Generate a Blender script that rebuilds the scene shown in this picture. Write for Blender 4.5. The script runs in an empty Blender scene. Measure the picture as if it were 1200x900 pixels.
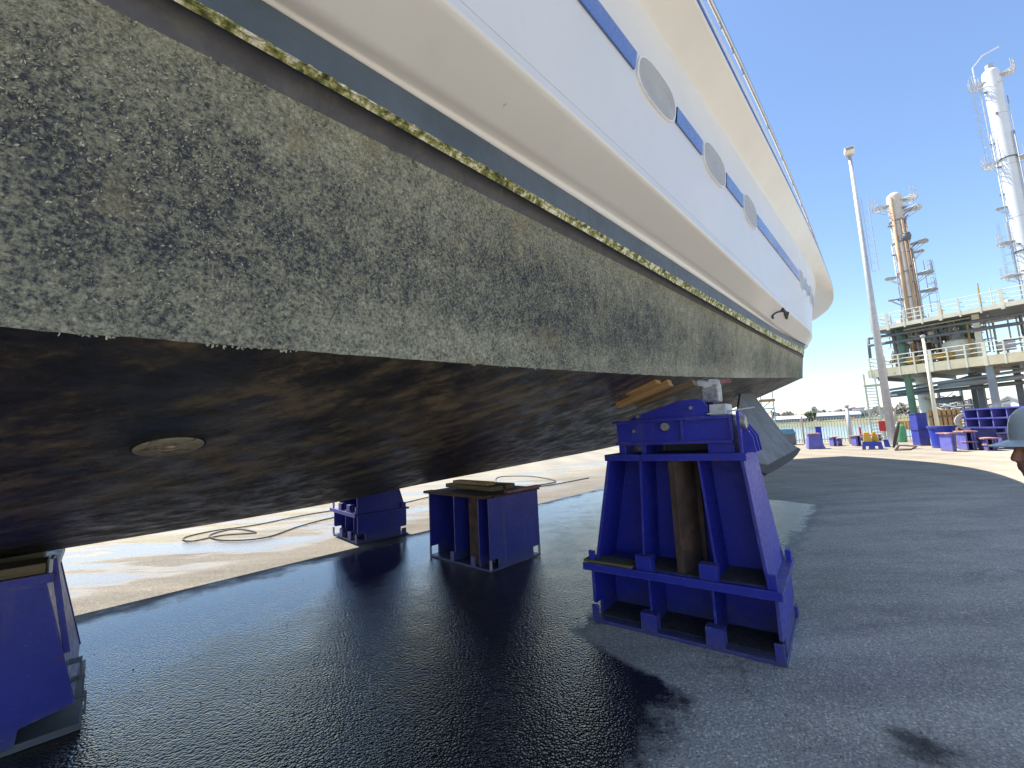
import bpy, bmesh, random
from math import *
from mathutils import Vector, Matrix, noise

random.seed(7)
S = bpy.context.scene
COL = S.collection

# ------------------------------------------------------------------ camera
CAM_H = 1.65
FPX = 500.0                                   # focal length in pixels of the 1200 px wide photograph
ROLL = atan(-0.048)
PITCH = atan((509.5 - 450) * cos(ROLL) / FPX)
_F = Vector((0, cos(PITCH), sin(PITCH)))
_U = Vector((0, -sin(PITCH), cos(PITCH)))
_R = Vector((1, 0, 0))
CX = cos(ROLL) * _R + sin(ROLL) * _U          # image right
CY = sin(ROLL) * _R - cos(ROLL) * _U          # image down
EYE = Vector((0, 0, CAM_H))
cam = bpy.data.cameras.new('camera')
cam_ob = bpy.data.objects.new('camera', cam)
COL.objects.link(cam_ob)
cam.sensor_width = 36.0
cam.lens = FPX / 1200 * 36.0
cam.clip_start = 0.05
cam.clip_end = 6000
M3 = Matrix((CX, -CY, -_F)).transposed()
cam_ob.matrix_world = Matrix.Translation(EYE) @ M3.to_4x4()
S.camera = cam_ob

# ------------------------------------------------------------------ sky, sun, exposure
HS = radians(40.3)                            # heading of the yacht's axis, clockwise from +Y
UD = Vector((sin(HS), cos(HS), 0)); VD = Vector((-cos(HS), sin(HS), 0))
SHIFT_U, SHIFT_V = 0.05, 0.52                 # towards the sun per metre of height
sun_vec = (UD * SHIFT_U + VD * SHIFT_V + Vector((0, 0, 1))).normalized()
SUN_EL = asin(sun_vec.z); SUN_AZ = atan2(sun_vec.x, sun_vec.y)
W = bpy.data.worlds.new('World'); S.world = W; W.use_nodes = True
wn = W.node_tree.nodes; wl = W.node_tree.links
bg = wn['Background']
sky = wn.new('ShaderNodeTexSky'); sky.sky_type = 'NISHITA'; sky.sun_disc = False
sky.sun_elevation = SUN_EL; sky.sun_rotation = SUN_AZ
sky.air_density = 1.0; sky.dust_density = 0.35; sky.ozone_density = 3.6; sky.altitude = 0
wl.new(sky.outputs[0], bg.inputs[0]); bg.inputs[1].default_value = 0.088
sd = bpy.data.lights.new('sun', 'SUN'); sd.energy = 4.0; sd.angle = radians(0.5); sd.color = (1.0, 0.95, 0.86)
so = bpy.data.objects.new('sun', sd); COL.objects.link(so)
so.rotation_euler = sun_vec.to_track_quat('Z', 'Y').to_euler(); so.location = (0, 0, 40)
S.view_settings.view_transform = 'Standard'; S.view_settings.look = 'None'
S.view_settings.exposure = 1.5; S.view_settings.gamma = 1.0
S.view_settings.use_curve_mapping = False

# ------------------------------------------------------------------ pixel geometry helpers (photograph measured at 1200 x 900)
def ray(px, py): return _F + (px - 600) / FPX * CX + (py - 450) / FPX * CY
def ground(px, py, z=0.0):
    d = ray(px, py); t = (z - CAM_H) / d.z
    return EYE + d * t
def at_dist(px, py, dist):                    # point on the sight line at a horizontal distance
    d = ray(px, py); return EYE + d * (dist / hypot(d.x, d.y))
class Plane:                                  # vertical plane frame: s along, d behind, z up
    def __init__(s, P0, heading):
        s.P0 = Vector((P0[0], P0[1], 0)); s.e = Vector((sin(heading), cos(heading), 0)); s.n = Vector((-s.e.y, s.e.x, 0))
    def hit(s, px, py, d=0.0):
        r = ray(px, py); o = s.P0 + s.n * d
        t = s.n.dot(o - EYE) / s.n.dot(r); return EYE + r * t
    def pt(s, a, d, z): return s.P0 + s.e * a + s.n * d + Vector((0, 0, z))
    def sz(s, px, py, d=0.0):
        P = s.hit(px, py, d); return (P - s.P0).dot(s.e), P.z
    def mat(s): return Matrix((s.e, s.n, Vector((0, 0, 1)))).transposed().to_4x4()

# ------------------------------------------------------------------ materials
def newmat(name):
    m = bpy.data.materials.new(name); m.use_nodes = True
    nt = m.node_tree; return m, nt.nodes, nt.links, nt.nodes['Principled BSDF']
def N(nodes, typ, **kw):
    n = nodes.new(typ)
    for k, v in kw.items(): setattr(n, k, v)
    return n
def ramp(nodes, stops):
    r = nodes.new('ShaderNodeValToRGB'); e = r.color_ramp.elements
    while len(e) > 1: e.remove(e[-1])
    for i, (p, c) in enumerate(stops):
        x = e[0] if i == 0 else e.new(p)
        x.position = p; x.color = (c[0], c[1], c[2], 1) if not isinstance(c, (int, float)) else (c, c, c, 1)
    return r
def tex(nodes, links, scale, detail=4, rough=.55, vec=None, dist=0.0):
    n = nodes.new('ShaderNodeTexNoise'); n.inputs['Scale'].default_value = scale
    n.inputs['Detail'].default_value = detail; n.inputs['Roughness'].default_value = rough
    n.inputs['Distortion'].default_value = dist
    if vec is not None: links.new(vec, n.inputs['Vector'])
    return n
def mixc(nodes, links, fac, a, b, mode='MIX'):
    m = nodes.new('ShaderNodeMix'); m.data_type = 'RGBA'; m.blend_type = mode
    for sock, v in ((m.inputs[0], fac), (m.inputs[6], a), (m.inputs[7], b)):
        if hasattr(v, 'is_linked'): links.new(v, sock)
        elif isinstance(v, (int, float)): sock.default_value = v
        else: sock.default_value = (v[0], v[1], v[2], 1)
    return m.outputs[2]
def mth(nodes, links, op, a, b=None, c=None, clamp=False):
    m = nodes.new('ShaderNodeMath'); m.operation = op; m.use_clamp = clamp
    for i, v in enumerate((a, b, c)):
        if v is None: continue
        if hasattr(v, 'is_linked'): links.new(v, m.inputs[i])
        else: m.inputs[i].default_value = v
    return m.outputs[0]
def sstep(nodes, links, x, lo, hi, a=0.0, b=1.0):
    m = nodes.new('ShaderNodeMapRange'); m.interpolation_type = 'SMOOTHSTEP'
    links.new(x, m.inputs[0]); m.inputs[1].default_value = lo; m.inputs[2].default_value = hi
    m.inputs[3].default_value = a; m.inputs[4].default_value = b
    return m.outputs[0]
def pos(nodes): return nodes.new('ShaderNodeNewGeometry').outputs['Position']
def bump(nodes, links, bsdf, h, strength=.3, dist=.01):
    b = nodes.new('ShaderNodeBump'); b.inputs['Strength'].default_value = strength; b.inputs['Distance'].default_value = dist
    links.new(h, b.inputs['Height']); links.new(b.outputs[0], bsdf.inputs['Normal'])

MATS = {}
def paint(name, col, rough=.5, metal=0.0, var=.25, scale=6.0, grime=None, gamt=.0, gscale=3.0, bmp=.1, spec=.5, coat=0.0):
    """painted / plain surface with tonal variation, grime patches and fine relief"""
    if name in MATS: return MATS[name]
    m, n, l, b = newmat(name); P = pos(n)
    t1 = tex(n, l, scale, 6, .6, P)
    lo = [c * (1 - var) for c in col]; hi = [min(1, c * (1 + var)) for c in col]
    r = ramp(n, [(.3, lo), (.7, hi)]); l.new(t1.outputs[0], r.inputs[0])
    c = r.outputs[0]
    if grime is not None:
        t2 = tex(n, l, gscale, 8, .7, P)
        f = sstep(n, l, t2.outputs[0], .62 - gamt * .35, .72 - gamt * .2)
        c = mixc(n, l, f, c, grime)
    l.new(c, b.inputs['Base Color'])
    t3 = tex(n, l, scale * 9, 4, .6, P)
    rr = sstep(n, l, t3.outputs[0], .2, .8, max(.03, rough - .1), min(1, rough + .12)); l.new(rr, b.inputs['Roughness'])
    b.inputs['Metallic'].default_value = metal
    b.inputs['Specular IOR Level'].default_value = spec
    b.inputs['Coat Weight'].default_value = coat; b.inputs['Coat Roughness'].default_value = .08
    if bmp: bump(n, l, b, t3.outputs[0], bmp, .004)
    MATS[name] = m; return m

def mat_ground():
    m, n, l, b = newmat('asphalt'); P = pos(n)
    dotu = N(n, 'ShaderNodeVectorMath', operation='DOT_PRODUCT'); l.new(P, dotu.inputs[0]); dotu.inputs[1].default_value = UD
    dotv = N(n, 'ShaderNodeVectorMath', operation='DOT_PRODUCT'); l.new(P, dotv.inputs[0]); dotv.inputs[1].default_value = VD
    u, v = dotu.outputs['Value'], dotv.outputs['Value']
    big = tex(n, l, .35, 5, .55, P); mid = tex(n, l, 2.2, 6, .65, P); fin = tex(n, l, 62, 3, .55, P); grit = tex(n, l, 140, 3, .6, P)
    med = tex(n, l, 9, 6, .7, P)
    # wet area: inboard of a wavering line under the hull
    edge = mth(n, l, 'ADD', sstep(n, l, u, 2.0, 1.0, 1.02, 1.40), mth(n, l, 'ADD', sstep(n, l, u, 10.2, 13.0, 0.0, 9.0), mth(n, l, 'MULTIPLY', sstep(n, l, u, 2.75, 3.2), sstep(n, l, u, 5.6, 4.3, 0, 1.05))))
    wob = mth(n, l, 'ADD', mth(n, l, 'MULTIPLY', mth(n, l, 'SUBTRACT', mid.outputs[0], .5), .55), mth(n, l, 'MULTIPLY', mth(n, l, 'SUBTRACT', med.outputs[0], .5), .50))
    wob = mth(n, l, 'ADD', wob, mth(n, l, 'MULTIPLY', mth(n, l, 'SUBTRACT', fin.outputs[0], .5), .22))
    dist = mth(n, l, 'ADD', mth(n, l, 'SUBTRACT', v, edge), wob)
    wet = sstep(n, l, dist, -.10, .20)
    # far side of the keel: drying in streaks
    strv = N(n, 'ShaderNodeMapping'); strv.inputs['Rotation'].default_value = (0, 0, HS - pi / 2 + .25); strv.inputs['Scale'].default_value = (.25, 1.1, 1)
    l.new(P, strv.inputs[0]); strk = tex(n, l, 1.0, 5, .6, strv.outputs[0])
    dry_far = sstep(n, l, mth(n, l, 'ADD', v, mth(n, l, 'MULTIPLY', mth(n, l, 'SUBTRACT', mid.outputs[0], .5), 1.2)), 5.9, 6.7)
    keep = mth(n, l, 'MULTIPLY', sstep(n, l, strk.outputs[0], .46, .56), sstep(n, l, v, 7.0, 7.9))
    dryamt = mth(n, l, 'MULTIPLY', dry_far, mth(n, l, 'SUBTRACT', 1.0, mth(n, l, 'MULTIPLY', keep, sstep(n, l, v, 9.5, 15.0, .92, .1))))
    wet = mth(n, l, 'MULTIPLY', wet, mth(n, l, 'SUBTRACT', 1.0, dryamt), clamp=True)
    # small separate splashes
    spl = sstep(n, l, mth(n, l, 'ADD', dist, mth(n, l, 'MULTIPLY', mth(n, l, 'SUBTRACT', med.outputs[0], .5), 2.2)), .12, .45, 0, .7)
    wet = mth(n, l, 'MAXIMUM', wet, mth(n, l, 'MULTIPLY', spl, mth(n, l, 'SUBTRACT', 1.0, dryamt)))
    # stain by the camera
    st = N(n, 'ShaderNodeVectorMath', operation='DISTANCE'); l.new(P, st.inputs[0]); st.inputs[1].default_value = (1.97, 2.36, 0)
    stain = sstep(n, l, mth(n, l, 'ADD', st.outputs['Value'], mth(n, l, 'MULTIPLY', mth(n, l, 'SUBTRACT', med.outputs[0], .5), .35)), .03, .2, .8, 0)
    dust = sstep(n, l, mth(n, l, 'ADD', u, mth(n, l, 'MULTIPLY', big.outputs[0], 4)), 9, 24)
    near = ramp(n, [(.3, (.43, .372, .31)), (.7, (.66, .57, .47))])
    l.new(mth(n, l, 'ADD', mth(n, l, 'MULTIPLY', mid.outputs[0], .45), mth(n, l, 'MULTIPLY', big.outputs[0], .55)), near.inputs[0])
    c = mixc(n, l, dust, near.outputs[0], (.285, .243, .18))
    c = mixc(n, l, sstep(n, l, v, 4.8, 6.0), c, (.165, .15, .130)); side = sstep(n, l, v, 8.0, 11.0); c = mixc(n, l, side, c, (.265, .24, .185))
    off = sstep(n, l, v, -1.5, -4.0); c = mixc(n, l, off, c, (.42, .365, .28))  # starboard yard out of view, kept bright to bounce light onto the hull
    gr = ramp(n, [(.32, (.35, .35, .35)), (.44, (.85, .85, .85)), (.58, (1.08, 1.07, 1.05)), (.72, (1.8, 1.75, 1.6))]); l.new(mth(n, l, 'ADD', mth(n, l, 'MULTIPLY', fin.outputs[0], .35), mth(n, l, 'MULTIPLY', grit.outputs[0], .65)), gr.inputs[0])
    c = mixc(n, l, .85, c, gr.outputs[0], 'MULTIPLY')
    sp = N(n, 'ShaderNodeTexVoronoi', feature='F1'); sp.inputs['Scale'].default_value = 85; l.new(P, sp.inputs['Vector'])
    sps = N(n, 'ShaderNodeSeparateColor'); l.new(sp.outputs['Color'], sps.inputs[0])
    spr = ramp(n, [(0, (.62, .62, .62)), (.5, (.95, .95, .95)), (.85, (1.15, 1.14, 1.1)), (1, (1.9, 1.85, 1.7))]); l.new(sps.outputs[0], spr.inputs[0])
    c = mixc(n, l, .7, c, spr.outputs[0], 'MULTIPLY')
    trv = N(n, 'ShaderNodeMapping'); trv.inputs['Rotation'].default_value = (0, 0, HS - pi / 2); trv.inputs['Scale'].default_value = (.35, 1.6, 1); l.new(P, trv.inputs[0])
    trk = tex(n, l, 1.0, 7, .68, trv.outputs[0], .3); trr = ramp(n, [(.34, (.72, .72, .73)), (.5, (1, 1, 1)), (.66, (1.25, 1.23, 1.19))]); l.new(trk.outputs[0], trr.inputs[0])
    c = mixc(n, l, .8, c, trr.outputs[0], 'MULTIPLY')
    bands = N(n, 'ShaderNodeTexWave'); bands.inputs['Scale'].default_value = .16; bands.inputs['Distortion'].default_value = 3; l.new(P, bands.inputs[0])
    c = mixc(n, l, mth(n, l, 'MULTIPLY', dust, .25), c, mixc(n, l, bands.outputs[0], (.20, .20, .20), (.37, .35, .31)))
    # hairline cracks and old joints
    vo = N(n, 'ShaderNodeTexVoronoi', feature='DISTANCE_TO_EDGE'); vo.inputs['Scale'].default_value = .13
    wv = N(n, 'ShaderNodeVectorMath', operation='ADD'); l.new(P, wv.inputs[0]); l.new(mid.outputs[1], wv.inputs[1]); l.new(wv.outputs[0], vo.inputs['Vector'])
    crack = mth(n, l, 'MULTIPLY', sstep(n, l, vo.outputs['Distance'], .0, .004, .4, 0), sstep(n, l, big.outputs[0], .5, .58))
    c = mixc(n, l, mth(n, l, 'MULTIPLY', crack, mth(n, l, 'SUBTRACT', 1.0, wet)), c, (.045, .045, .045))
    c = mixc(n, l, stain, c, (.03, .03, .03))
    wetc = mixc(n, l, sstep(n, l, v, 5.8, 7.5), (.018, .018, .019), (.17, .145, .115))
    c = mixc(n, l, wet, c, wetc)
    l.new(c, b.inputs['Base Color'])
    film = mth(n, l, 'MULTIPLY_ADD', mth(n, l, 'SUBTRACT', med.outputs[0], .5), .16, sstep(n, l, mth(n, l, 'ADD', mid.outputs[0], mth(n, l, 'MULTIPLY', mth(n, l, 'SUBTRACT', v, 3.0), .05)), .35, .75, .20, .07), clamp=True)
    rg = N(n, 'ShaderNodeMix'); l.new(wet, rg.inputs[0]); rg.inputs[2].default_value = .95; l.new(film, rg.inputs[3])
    l.new(rg.outputs[0], b.inputs['Roughness'])
    st_ = N(n, 'ShaderNodeTexVoronoi', feature='F1'); st_.inputs['Scale'].default_value = 62; l.new(P, st_.inputs['Vector'])
    l.new(sstep(n, l, wet, 0, 1, .2, .75), b.inputs['Specular IOR Level'])
    h = mth(n, l, 'ADD', mth(n, l, 'ADD', fin.outputs[0], mth(n, l, 'MULTIPLY', st_.outputs['Distance'], -1.5)), mth(n, l, 'MULTIPLY', grit.outputs[0], .35))
    bp = n.new('ShaderNodeBump'); bp.inputs['Distance'].default_value = .012
    l.new(mth(n, l, 'MULTIPLY', sstep(n, l, wet, 0, 1, .5, .42), sstep(n, l, mth(n, l, 'ADD', v, mth(n, l, 'MULTIPLY', mid.outputs[0], 2.0)), 3.4, 6.8, 1.0, .22)), bp.inputs['Strength']); l.new(h, bp.inputs['Height']); l.new(bp.outputs[0], b.inputs['Normal'])
    return m

def mat_fouling():
    m, n, l, b = newmat('fouled antifouling'); P = pos(n)
    a = tex(n, l, 95, 8, .80, P); w = tex(n, l, 210, 4, .7, P); big = tex(n, l, 1.3, 4, .6, P); mid = tex(n, l, 9, 7, .72, P)
    dash = N(n, 'ShaderNodeMapping'); dash.inputs['Rotation'].default_value = (.5, 0, -HS); dash.inputs['Scale'].default_value = (1, .45, .8); l.new(P, dash.inputs[0])
    ds = tex(n, l, 120, 5, .7, dash.outputs[0])
    sub = lambda x, k: mth(n, l, 'MULTIPLY', mth(n, l, 'SUBTRACT', x, .5), k)
    k = mth(n, l, 'ADD', a.outputs[0], mth(n, l, 'ADD', mth(n, l, 'ADD', sub(big.outputs[0], .26), mth(n, l, 'ADD', sub(mid.outputs[0], .36), sub(tex(n, l, 27, 6, .72, P).outputs[0], .34))), mth(n, l, 'ADD', sub(w.outputs[0], .30), sub(ds.outputs[0], .45))))
    # growth is thickest towards the waterline and towards the bow
    sep = N(n, 'ShaderNodeSeparateXYZ'); l.new(P, sep.inputs[0])
    du_ = N(n, 'ShaderNodeVectorMath', operation='DOT_PRODUCT'); l.new(P, du_.inputs[0]); du_.inputs[1].default_value = UD
    zr = mth(n, l, 'SUBTRACT', sep.outputs[2], mth(n, l, 'MULTIPLY', du_.outputs['Value'], .045))
    k = mth(n, l, 'ADD', k, mth(n, l, 'ADD', sstep(n, l, zr, 2.22, 2.52, .01, .10), mth(n, l, 'ADD', sstep(n, l, du_.outputs['Value'], 1.0, 6.0, 0, .06), sstep(n, l, zr, 2.10, 1.93, 0, .08))))
    r = ramp(n, [(.38, (.036, .039, .050)), (.45, (.068, .072, .080)), (.52, (.145, .147, .116)), (.60, (.245, .243, .180)), (.70, (.35, .338, .25)), (.84, (.58, .55, .43))])
    l.new(k, r.inputs[0]); c = r.outputs[0]
    br = tex(n, l, 3.3, 6, .65, P); f = sstep(n, l, br.outputs[0], .58, .72, 0, .45)
    c = mixc(n, l, f, c, (.27, .215, .12))
    sc = N(n, 'ShaderNodeMapping'); sc.inputs['Scale'].default_value = (26, 26, 1.2); l.new(P, sc.inputs[0])
    s = tex(n, l, 1, 3, .5, sc.outputs[0]); f2 = mth(n, l, 'MULTIPLY', sstep(n, l, s.outputs[0], .60, .70), sstep(n, l, br.outputs[0], .5, .38, 0, .28))
    c = mixc(n, l, f2, c, (.05, .054, .07))
    l.new(c, b.inputs['Base Color']); b.inputs['Roughness'].default_value = .9; b.inputs['Specular IOR Level'].default_value = .25
    bump(n, l, b, k, .6, .008)
    return m

def mat_bottom():
    m, n, l, b = newmat('bottom antifouling'); P = pos(n)
    mp = N(n, 'ShaderNodeMapping'); mp.inputs['Rotation'].default_value = (0, 0, HS - pi / 2); mp.inputs['Scale'].default_value = (1.3, 1.0, 1.6); l.new(P, mp.inputs[0])
    a = tex(n, l, 4.6, 10, .74, mp.outputs[0]); d = tex(n, l, 48, 8, .78, mp.outputs[0]); big = tex(n, l, .7, 3, .5, P)
    hm = N(n, 'ShaderNodeMapping'); hm.inputs['Rotation'].default_value = (0, 0, HS - pi / 2); hm.inputs['Scale'].default_value = (2.2, 6.5, 9); l.new(P, hm.inputs[0])
    pt = tex(n, l, 1.0, 9, .72, hm.outputs[0])
    k = mth(n, l, 'ADD', mth(n, l, 'MULTIPLY', pt.outputs[0], .62), mth(n, l, 'ADD', mth(n, l, 'MULTIPLY', a.outputs[0], .30), mth(n, l, 'ADD', mth(n, l, 'MULTIPLY', d.outputs[0], .16), mth(n, l, 'MULTIPLY', mth(n, l, 'SUBTRACT', big.outputs[0], .5), .22))))
    r = ramp(n, [(.46, (.016, .015, .015)), (.525, (.042, .035, .028)), (.57, (.092, .072, .046)), (.62, (.16, .122, .076)), (.69, (.23, .185, .13)), (.8, (.30, .27, .21))])
    l.new(k, r.inputs[0])
    l.new(r.outputs[0], b.inputs['Base Color'])
    l.new(sstep(n, l, a.outputs[0], .35, .65, .30, .62), b.inputs['Roughness'])
    bump(n, l, b, mth(n, l, 'ADD', d.outputs[0], a.outputs[0]), .35, .008)
    return m

def mat_algae():
    m, n, l, b = newmat('algae crust'); P = pos(n)
    a = tex(n, l, 30, 6, .7, P); big = tex(n, l, 5, 4, .6, P)
    r = ramp(n, [(.36, (.06, .07, .025)), (.45, (.20, .22, .07)), (.51, (.42, .41, .18)), (.58, (.80, .77, .60)), (.7, (.92, .9, .82))])
    l.new(mth(n, l, 'ADD', a.outputs[0], mth(n, l, 'MULTIPLY', mth(n, l, 'SUBTRACT', big.outputs[0], .5), .35)), r.inputs[0])
    l.new(r.outputs[0], b.inputs['Base Color']); b.inputs['Roughness'].default_value = .9
    bump(n, l, b, a.outputs[0], .8, .01); return m

def mat_gelcoat():
    m, n, l, b = newmat('white gelcoat'); P = pos(n)
    a = tex(n, l, 1.3, 5, .6, P); sp = tex(n, l, 22, 3, .5, P); sp2 = tex(n, l, 2.5, 2, .5, P)
    r = ramp(n, [(.3, (.68, .665, .64)), (.7, (.73, .715, .69))]); l.new(a.outputs[0], r.inputs[0]); c = r.outputs[0]
    f = mth(n, l, 'MULTIPLY', sstep(n, l, sp.outputs[0], .74, .80), sstep(n, l, sp2.outputs[0], .5, .6, 0, .5)); c = mixc(n, l, f, c, (.3, .25, .18))
    st = N(n, 'ShaderNodeMapping'); st.inputs['Scale'].default_value = (7, 7, .5); l.new(P, st.inputs[0])
    s = tex(n, l, 1, 4, .6, st.outputs[0]); c = mixc(n, l, sstep(n, l, s.outputs[0], .56, .78, 0, .14), c, (.60, .57, .50))
    l.new(c, b.inputs['Base Color']); b.inputs['Roughness'].default_value = .4
    b.inputs['Coat Weight'].default_value = .25; b.inputs['Coat Roughness'].default_value = .1
    w = tex(n, l, .9, 2, .5, P); bump(n, l, b, w.outputs[0], .12, .03); return m

def mat_wood(name, a, c, sc=1.0):
    m, n, l, b = newmat(name); P = N(n, 'ShaderNodeTexCoord').outputs['Object']
    mp = N(n, 'ShaderNodeMapping'); mp.inputs['Scale'].default_value = (1.5 * sc, 22 * sc, 22 * sc); l.new(P, mp.inputs[0])
    t = tex(n, l, 1.3, 7, .65, mp.outputs[0], 1.2); r = ramp(n, [(.3, a), (.7, c)]); l.new(t.outputs[0], r.inputs[0])
    l.new(r.outputs[0], b.inputs['Base Color']); b.inputs['Roughness'].default_value = .8; bump(n, l, b, t.outputs[0], .3, .006); return m

def mat_steel_blue(name, base, fade, rust, amt, dark=(.006, .008, .05)):
    """marine blue structural paint, chalky fade, dust and rust chips"""
    m, n, l, b = newmat(name); P = pos(n)
    a = tex(n, l, 2.4, 6, .6, P); d = tex(n, l, 24, 6, .72, P); e = tex(n, l, 5.5, 7, .7, P)
    r = ramp(n, [(.3, base), (.72, fade)]); l.new(a.outputs[0], r.inputs[0]); c = r.outputs[0]
    c = mixc(n, l, sstep(n, l, d.outputs[0], .6, .75, 0, .35), c, dark)
    k = mth(n, l, 'ADD', mth(n, l, 'MULTIPLY', e.outputs[0], .7), mth(n, l, 'MULTIPLY', d.outputs[0], .3))
    c = mixc(n, l, sstep(n, l, k, .66 - amt, .70 - amt, 0, .9), c, rust)
    sc = N(n, 'ShaderNodeMapping'); sc.inputs['Scale'].default_value = (14, 14, 1.0); l.new(P, sc.inputs[0])
    s = tex(n, l, 1, 4, .6, sc.outputs[0]); c = mixc(n, l, sstep(n, l, s.outputs[0], .55, .78, 0, .28), c, (.16, .15, .17))
    ge = n.new('ShaderNodeNewGeometry'); sz = N(n, 'ShaderNodeSeparateXYZ'); l.new(ge.outputs['Normal'], sz.inputs[0]); pz = N(n, 'ShaderNodeSeparateXYZ'); l.new(P, pz.inputs[0])
    up = mth(n, l, 'MULTIPLY', sstep(n, l, sz.outputs[2], .5, .9), sstep(n, l, e.outputs[0], .35, .6, .15, .75))
    c = mixc(n, l, up, c, (.15, .13, .11))
    low = mth(n, l, 'MULTIPLY', sstep(n, l, mth(n, l, 'ADD', pz.outputs[2], mth(n, l, 'MULTIPLY', mth(n, l, 'SUBTRACT', e.outputs[0], .5), .5)), .22, .02), .5)
    c = mixc(n, l, low, c, (.12, .11, .105))
    scm = N(n, 'ShaderNodeMapping'); scm.inputs['Rotation'].default_value = (.6, .4, .9); scm.inputs['Scale'].default_value = (3, 60, 60); l.new(P, scm.inputs[0])
    scf = tex(n, l, 1, 3, .5, scm.outputs[0]); c = mixc(n, l, mth(n, l, 'MULTIPLY', sstep(n, l, scf.outputs[0], .66, .72), sstep(n, l, a.outputs[0], .45, .6, 0, .55)), c, (.22, .22, .30))
    bv = n.new('ShaderNodeBevel'); bv.samples = 3; bv.inputs['Radius'].default_value = .018
    dp = N(n, 'ShaderNodeVectorMath', operation='DOT_PRODUCT'); l.new(bv.outputs[0], dp.inputs[0]); l.new(ge.outputs['Normal'], dp.inputs[1])
    wear = mth(n, l, 'MULTIPLY', sstep(n, l, dp.outputs['Value'], .985, .88), sstep(n, l, d.outputs[0], .42, .52))
    c = mixc(n, l, mth(n, l, 'MULTIPLY', wear, sstep(n, l, a.outputs[0], .38, .6, .25, .9)), c, mixc(n, l, sstep(n, l, e.outputs[0], .45, .55), (.24, .24, .32), (.14, .075, .05)))
    l.new(c, b.inputs['Base Color'])
    l.new(sstep(n, l, d.outputs[0], .3, .7, .32, .62), b.inputs['Roughness'])
    bump(n, l, b, mth(n, l, 'ADD', d.outputs[0], k), .12, .004); return m

M = {}
M['ground'] = mat_ground()
M['foul'] = mat_fouling(); M['bottom'] = mat_bottom(); M['algae'] = mat_algae(); M['gel'] = mat_gelcoat()
M['groove'] = paint('groove paint', (.080, .082, .096), .75, var=.22, scale=9, grime=(.10, .105, .10), gamt=.35, gscale=14, bmp=.3)
M['boot'] = paint('boot top paint', (.075, .095, .115), .5, var=.22, scale=4, grime=(.05, .065, .03), gamt=.05, gscale=6, bmp=.1)
M['stripe'] = paint('stripe blue', (.055, .125, .40), .3, var=.08, scale=3, bmp=0, coat=.4)
M['portframe'] = paint('port rim', (.75, .75, .75), .35, var=.05, bmp=0)
M['portpane'] = paint('port shutter', (.40, .385, .355), .45, var=.12, scale=5, bmp=0)
M['blue'] = mat_steel_blue('trestle blue', (.020, .026, .36), (.032, .044, .48), (.10, .07, .06), .05)
M['bluefade'] = mat_steel_blue('faded stand blue', (.022, .030, .25), (.045, .055, .34), (.20, .09, .08), .06)
M['bluelav'] = mat_steel_blue('chalky blue', (.085, .085, .36), (.15, .145, .46), (.24, .12, .12), .05)
M['blueskylit'] = mat_steel_blue('skylit side blue', (.034, .040, .34), (.065, .07, .44), (.14, .11, .13), .03)  # lighter copy for the right-hand side plates, skylight put into the colour
M['bluedark'] = mat_steel_blue('keel block blue', (.024, .030, .27), (.045, .052, .38), (.11, .055, .05), .07)
M['rust'] = paint('rusty steel', (.085, .045, .033), .85, var=.45, scale=9, grime=(.16, .075, .05), gamt=.3, gscale=7, bmp=.4)
M['rustpink'] = paint('pink primer edge', (.34, .16, .15), .8, var=.3, scale=9, grime=(.5, .4, .4), gamt=.3, bmp=.2)
M['brownrib'] = paint('brown primer', (.11, .068, .05), .75, var=.35, scale=7, grime=(.2, .11, .07), gamt=.2, bmp=.2)
M['dirt'] = paint('grit', (.075, .062, .052), .95, var=.5, scale=40, grime=(.3, .28, .25), gamt=.0, gscale=50, bmp=.8)
M['zinc'] = paint('zinc bolt', (.42, .41, .38), .38, metal=.8, var=.2, scale=30, grime=(.18, .14, .1), gamt=.2, gscale=40)
M['galv'] = paint('galvanised steel', (.46, .47, .48), .5, metal=.25, var=.12, scale=5)
M['galvdark'] = paint('grey steel', (.13, .135, .145), .6, var=.2, scale=4)
M['disc'] = paint('sea chest disc', (.30, .255, .185), .7, var=.3, scale=14, grime=(.09, .075, .06), gamt=.3, gscale=25)
M['fin'] = paint('fin antifouling', (.14, .142, .14), .6, var=.35, scale=3, grime=(.2, .215, .22), gamt=.25, gscale=4, bmp=.15)
M['finedge'] = paint('fin dark edge', (.03, .027, .024), .7, var=.5, scale=12)
M['timber'] = mat_wood('pale timber', (.30, .16, .06), (.52, .32, .14))
M['timberdark'] = mat_wood('weathered timber', (.10, .065, .035), (.24, .17, .09))
M['mossy'] = mat_wood('mossy board', (.10, .09, .04), (.24, .19, .09))
M['tape'] = paint('silver tape', (.33, .32, .32), .35, var=.5, scale=25, bmp=.3)
M['white'] = paint('white pad', (.62, .62, .60), .6, var=.15, scale=15, grime=(.3, .27, .22), gamt=.15)
M['black'] = paint('black mark', (.012, .012, .012), .5, var=.1)
M['rubber'] = paint('black hose', (.05, .048, .045), .6, var=.2)
M['teak'] = paint('deck', (.45, .38, .28), .7, var=.1)
M['glassdark'] = paint('tinted glass', (.02, .022, .026), .08, var=.1, bmp=0)
M['stainless'] = paint('stainless rail', (.5, .5, .5), .25, metal=.9, var=.1)
M['cream'] = paint('cream steel', (.62, .54, .36), .6, var=.12, scale=1.2, grime=(.38, .29, .17), gamt=.1, gscale=2)
M['creamrail'] = paint('cream railing', (.68, .64, .50), .6, var=.1, scale=2)
M['soffit'] = paint('deck soffit', (.32, .27, .20), .8, var=.2, scale=.8)
M['pipegrey'] = paint('grey pipe', (.24, .25, .27), .5, metal=.2, var=.15, scale=1)
M['pipegreen'] = paint('green pipe', (.12, .21, .14), .55, var=.2, scale=1)
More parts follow.
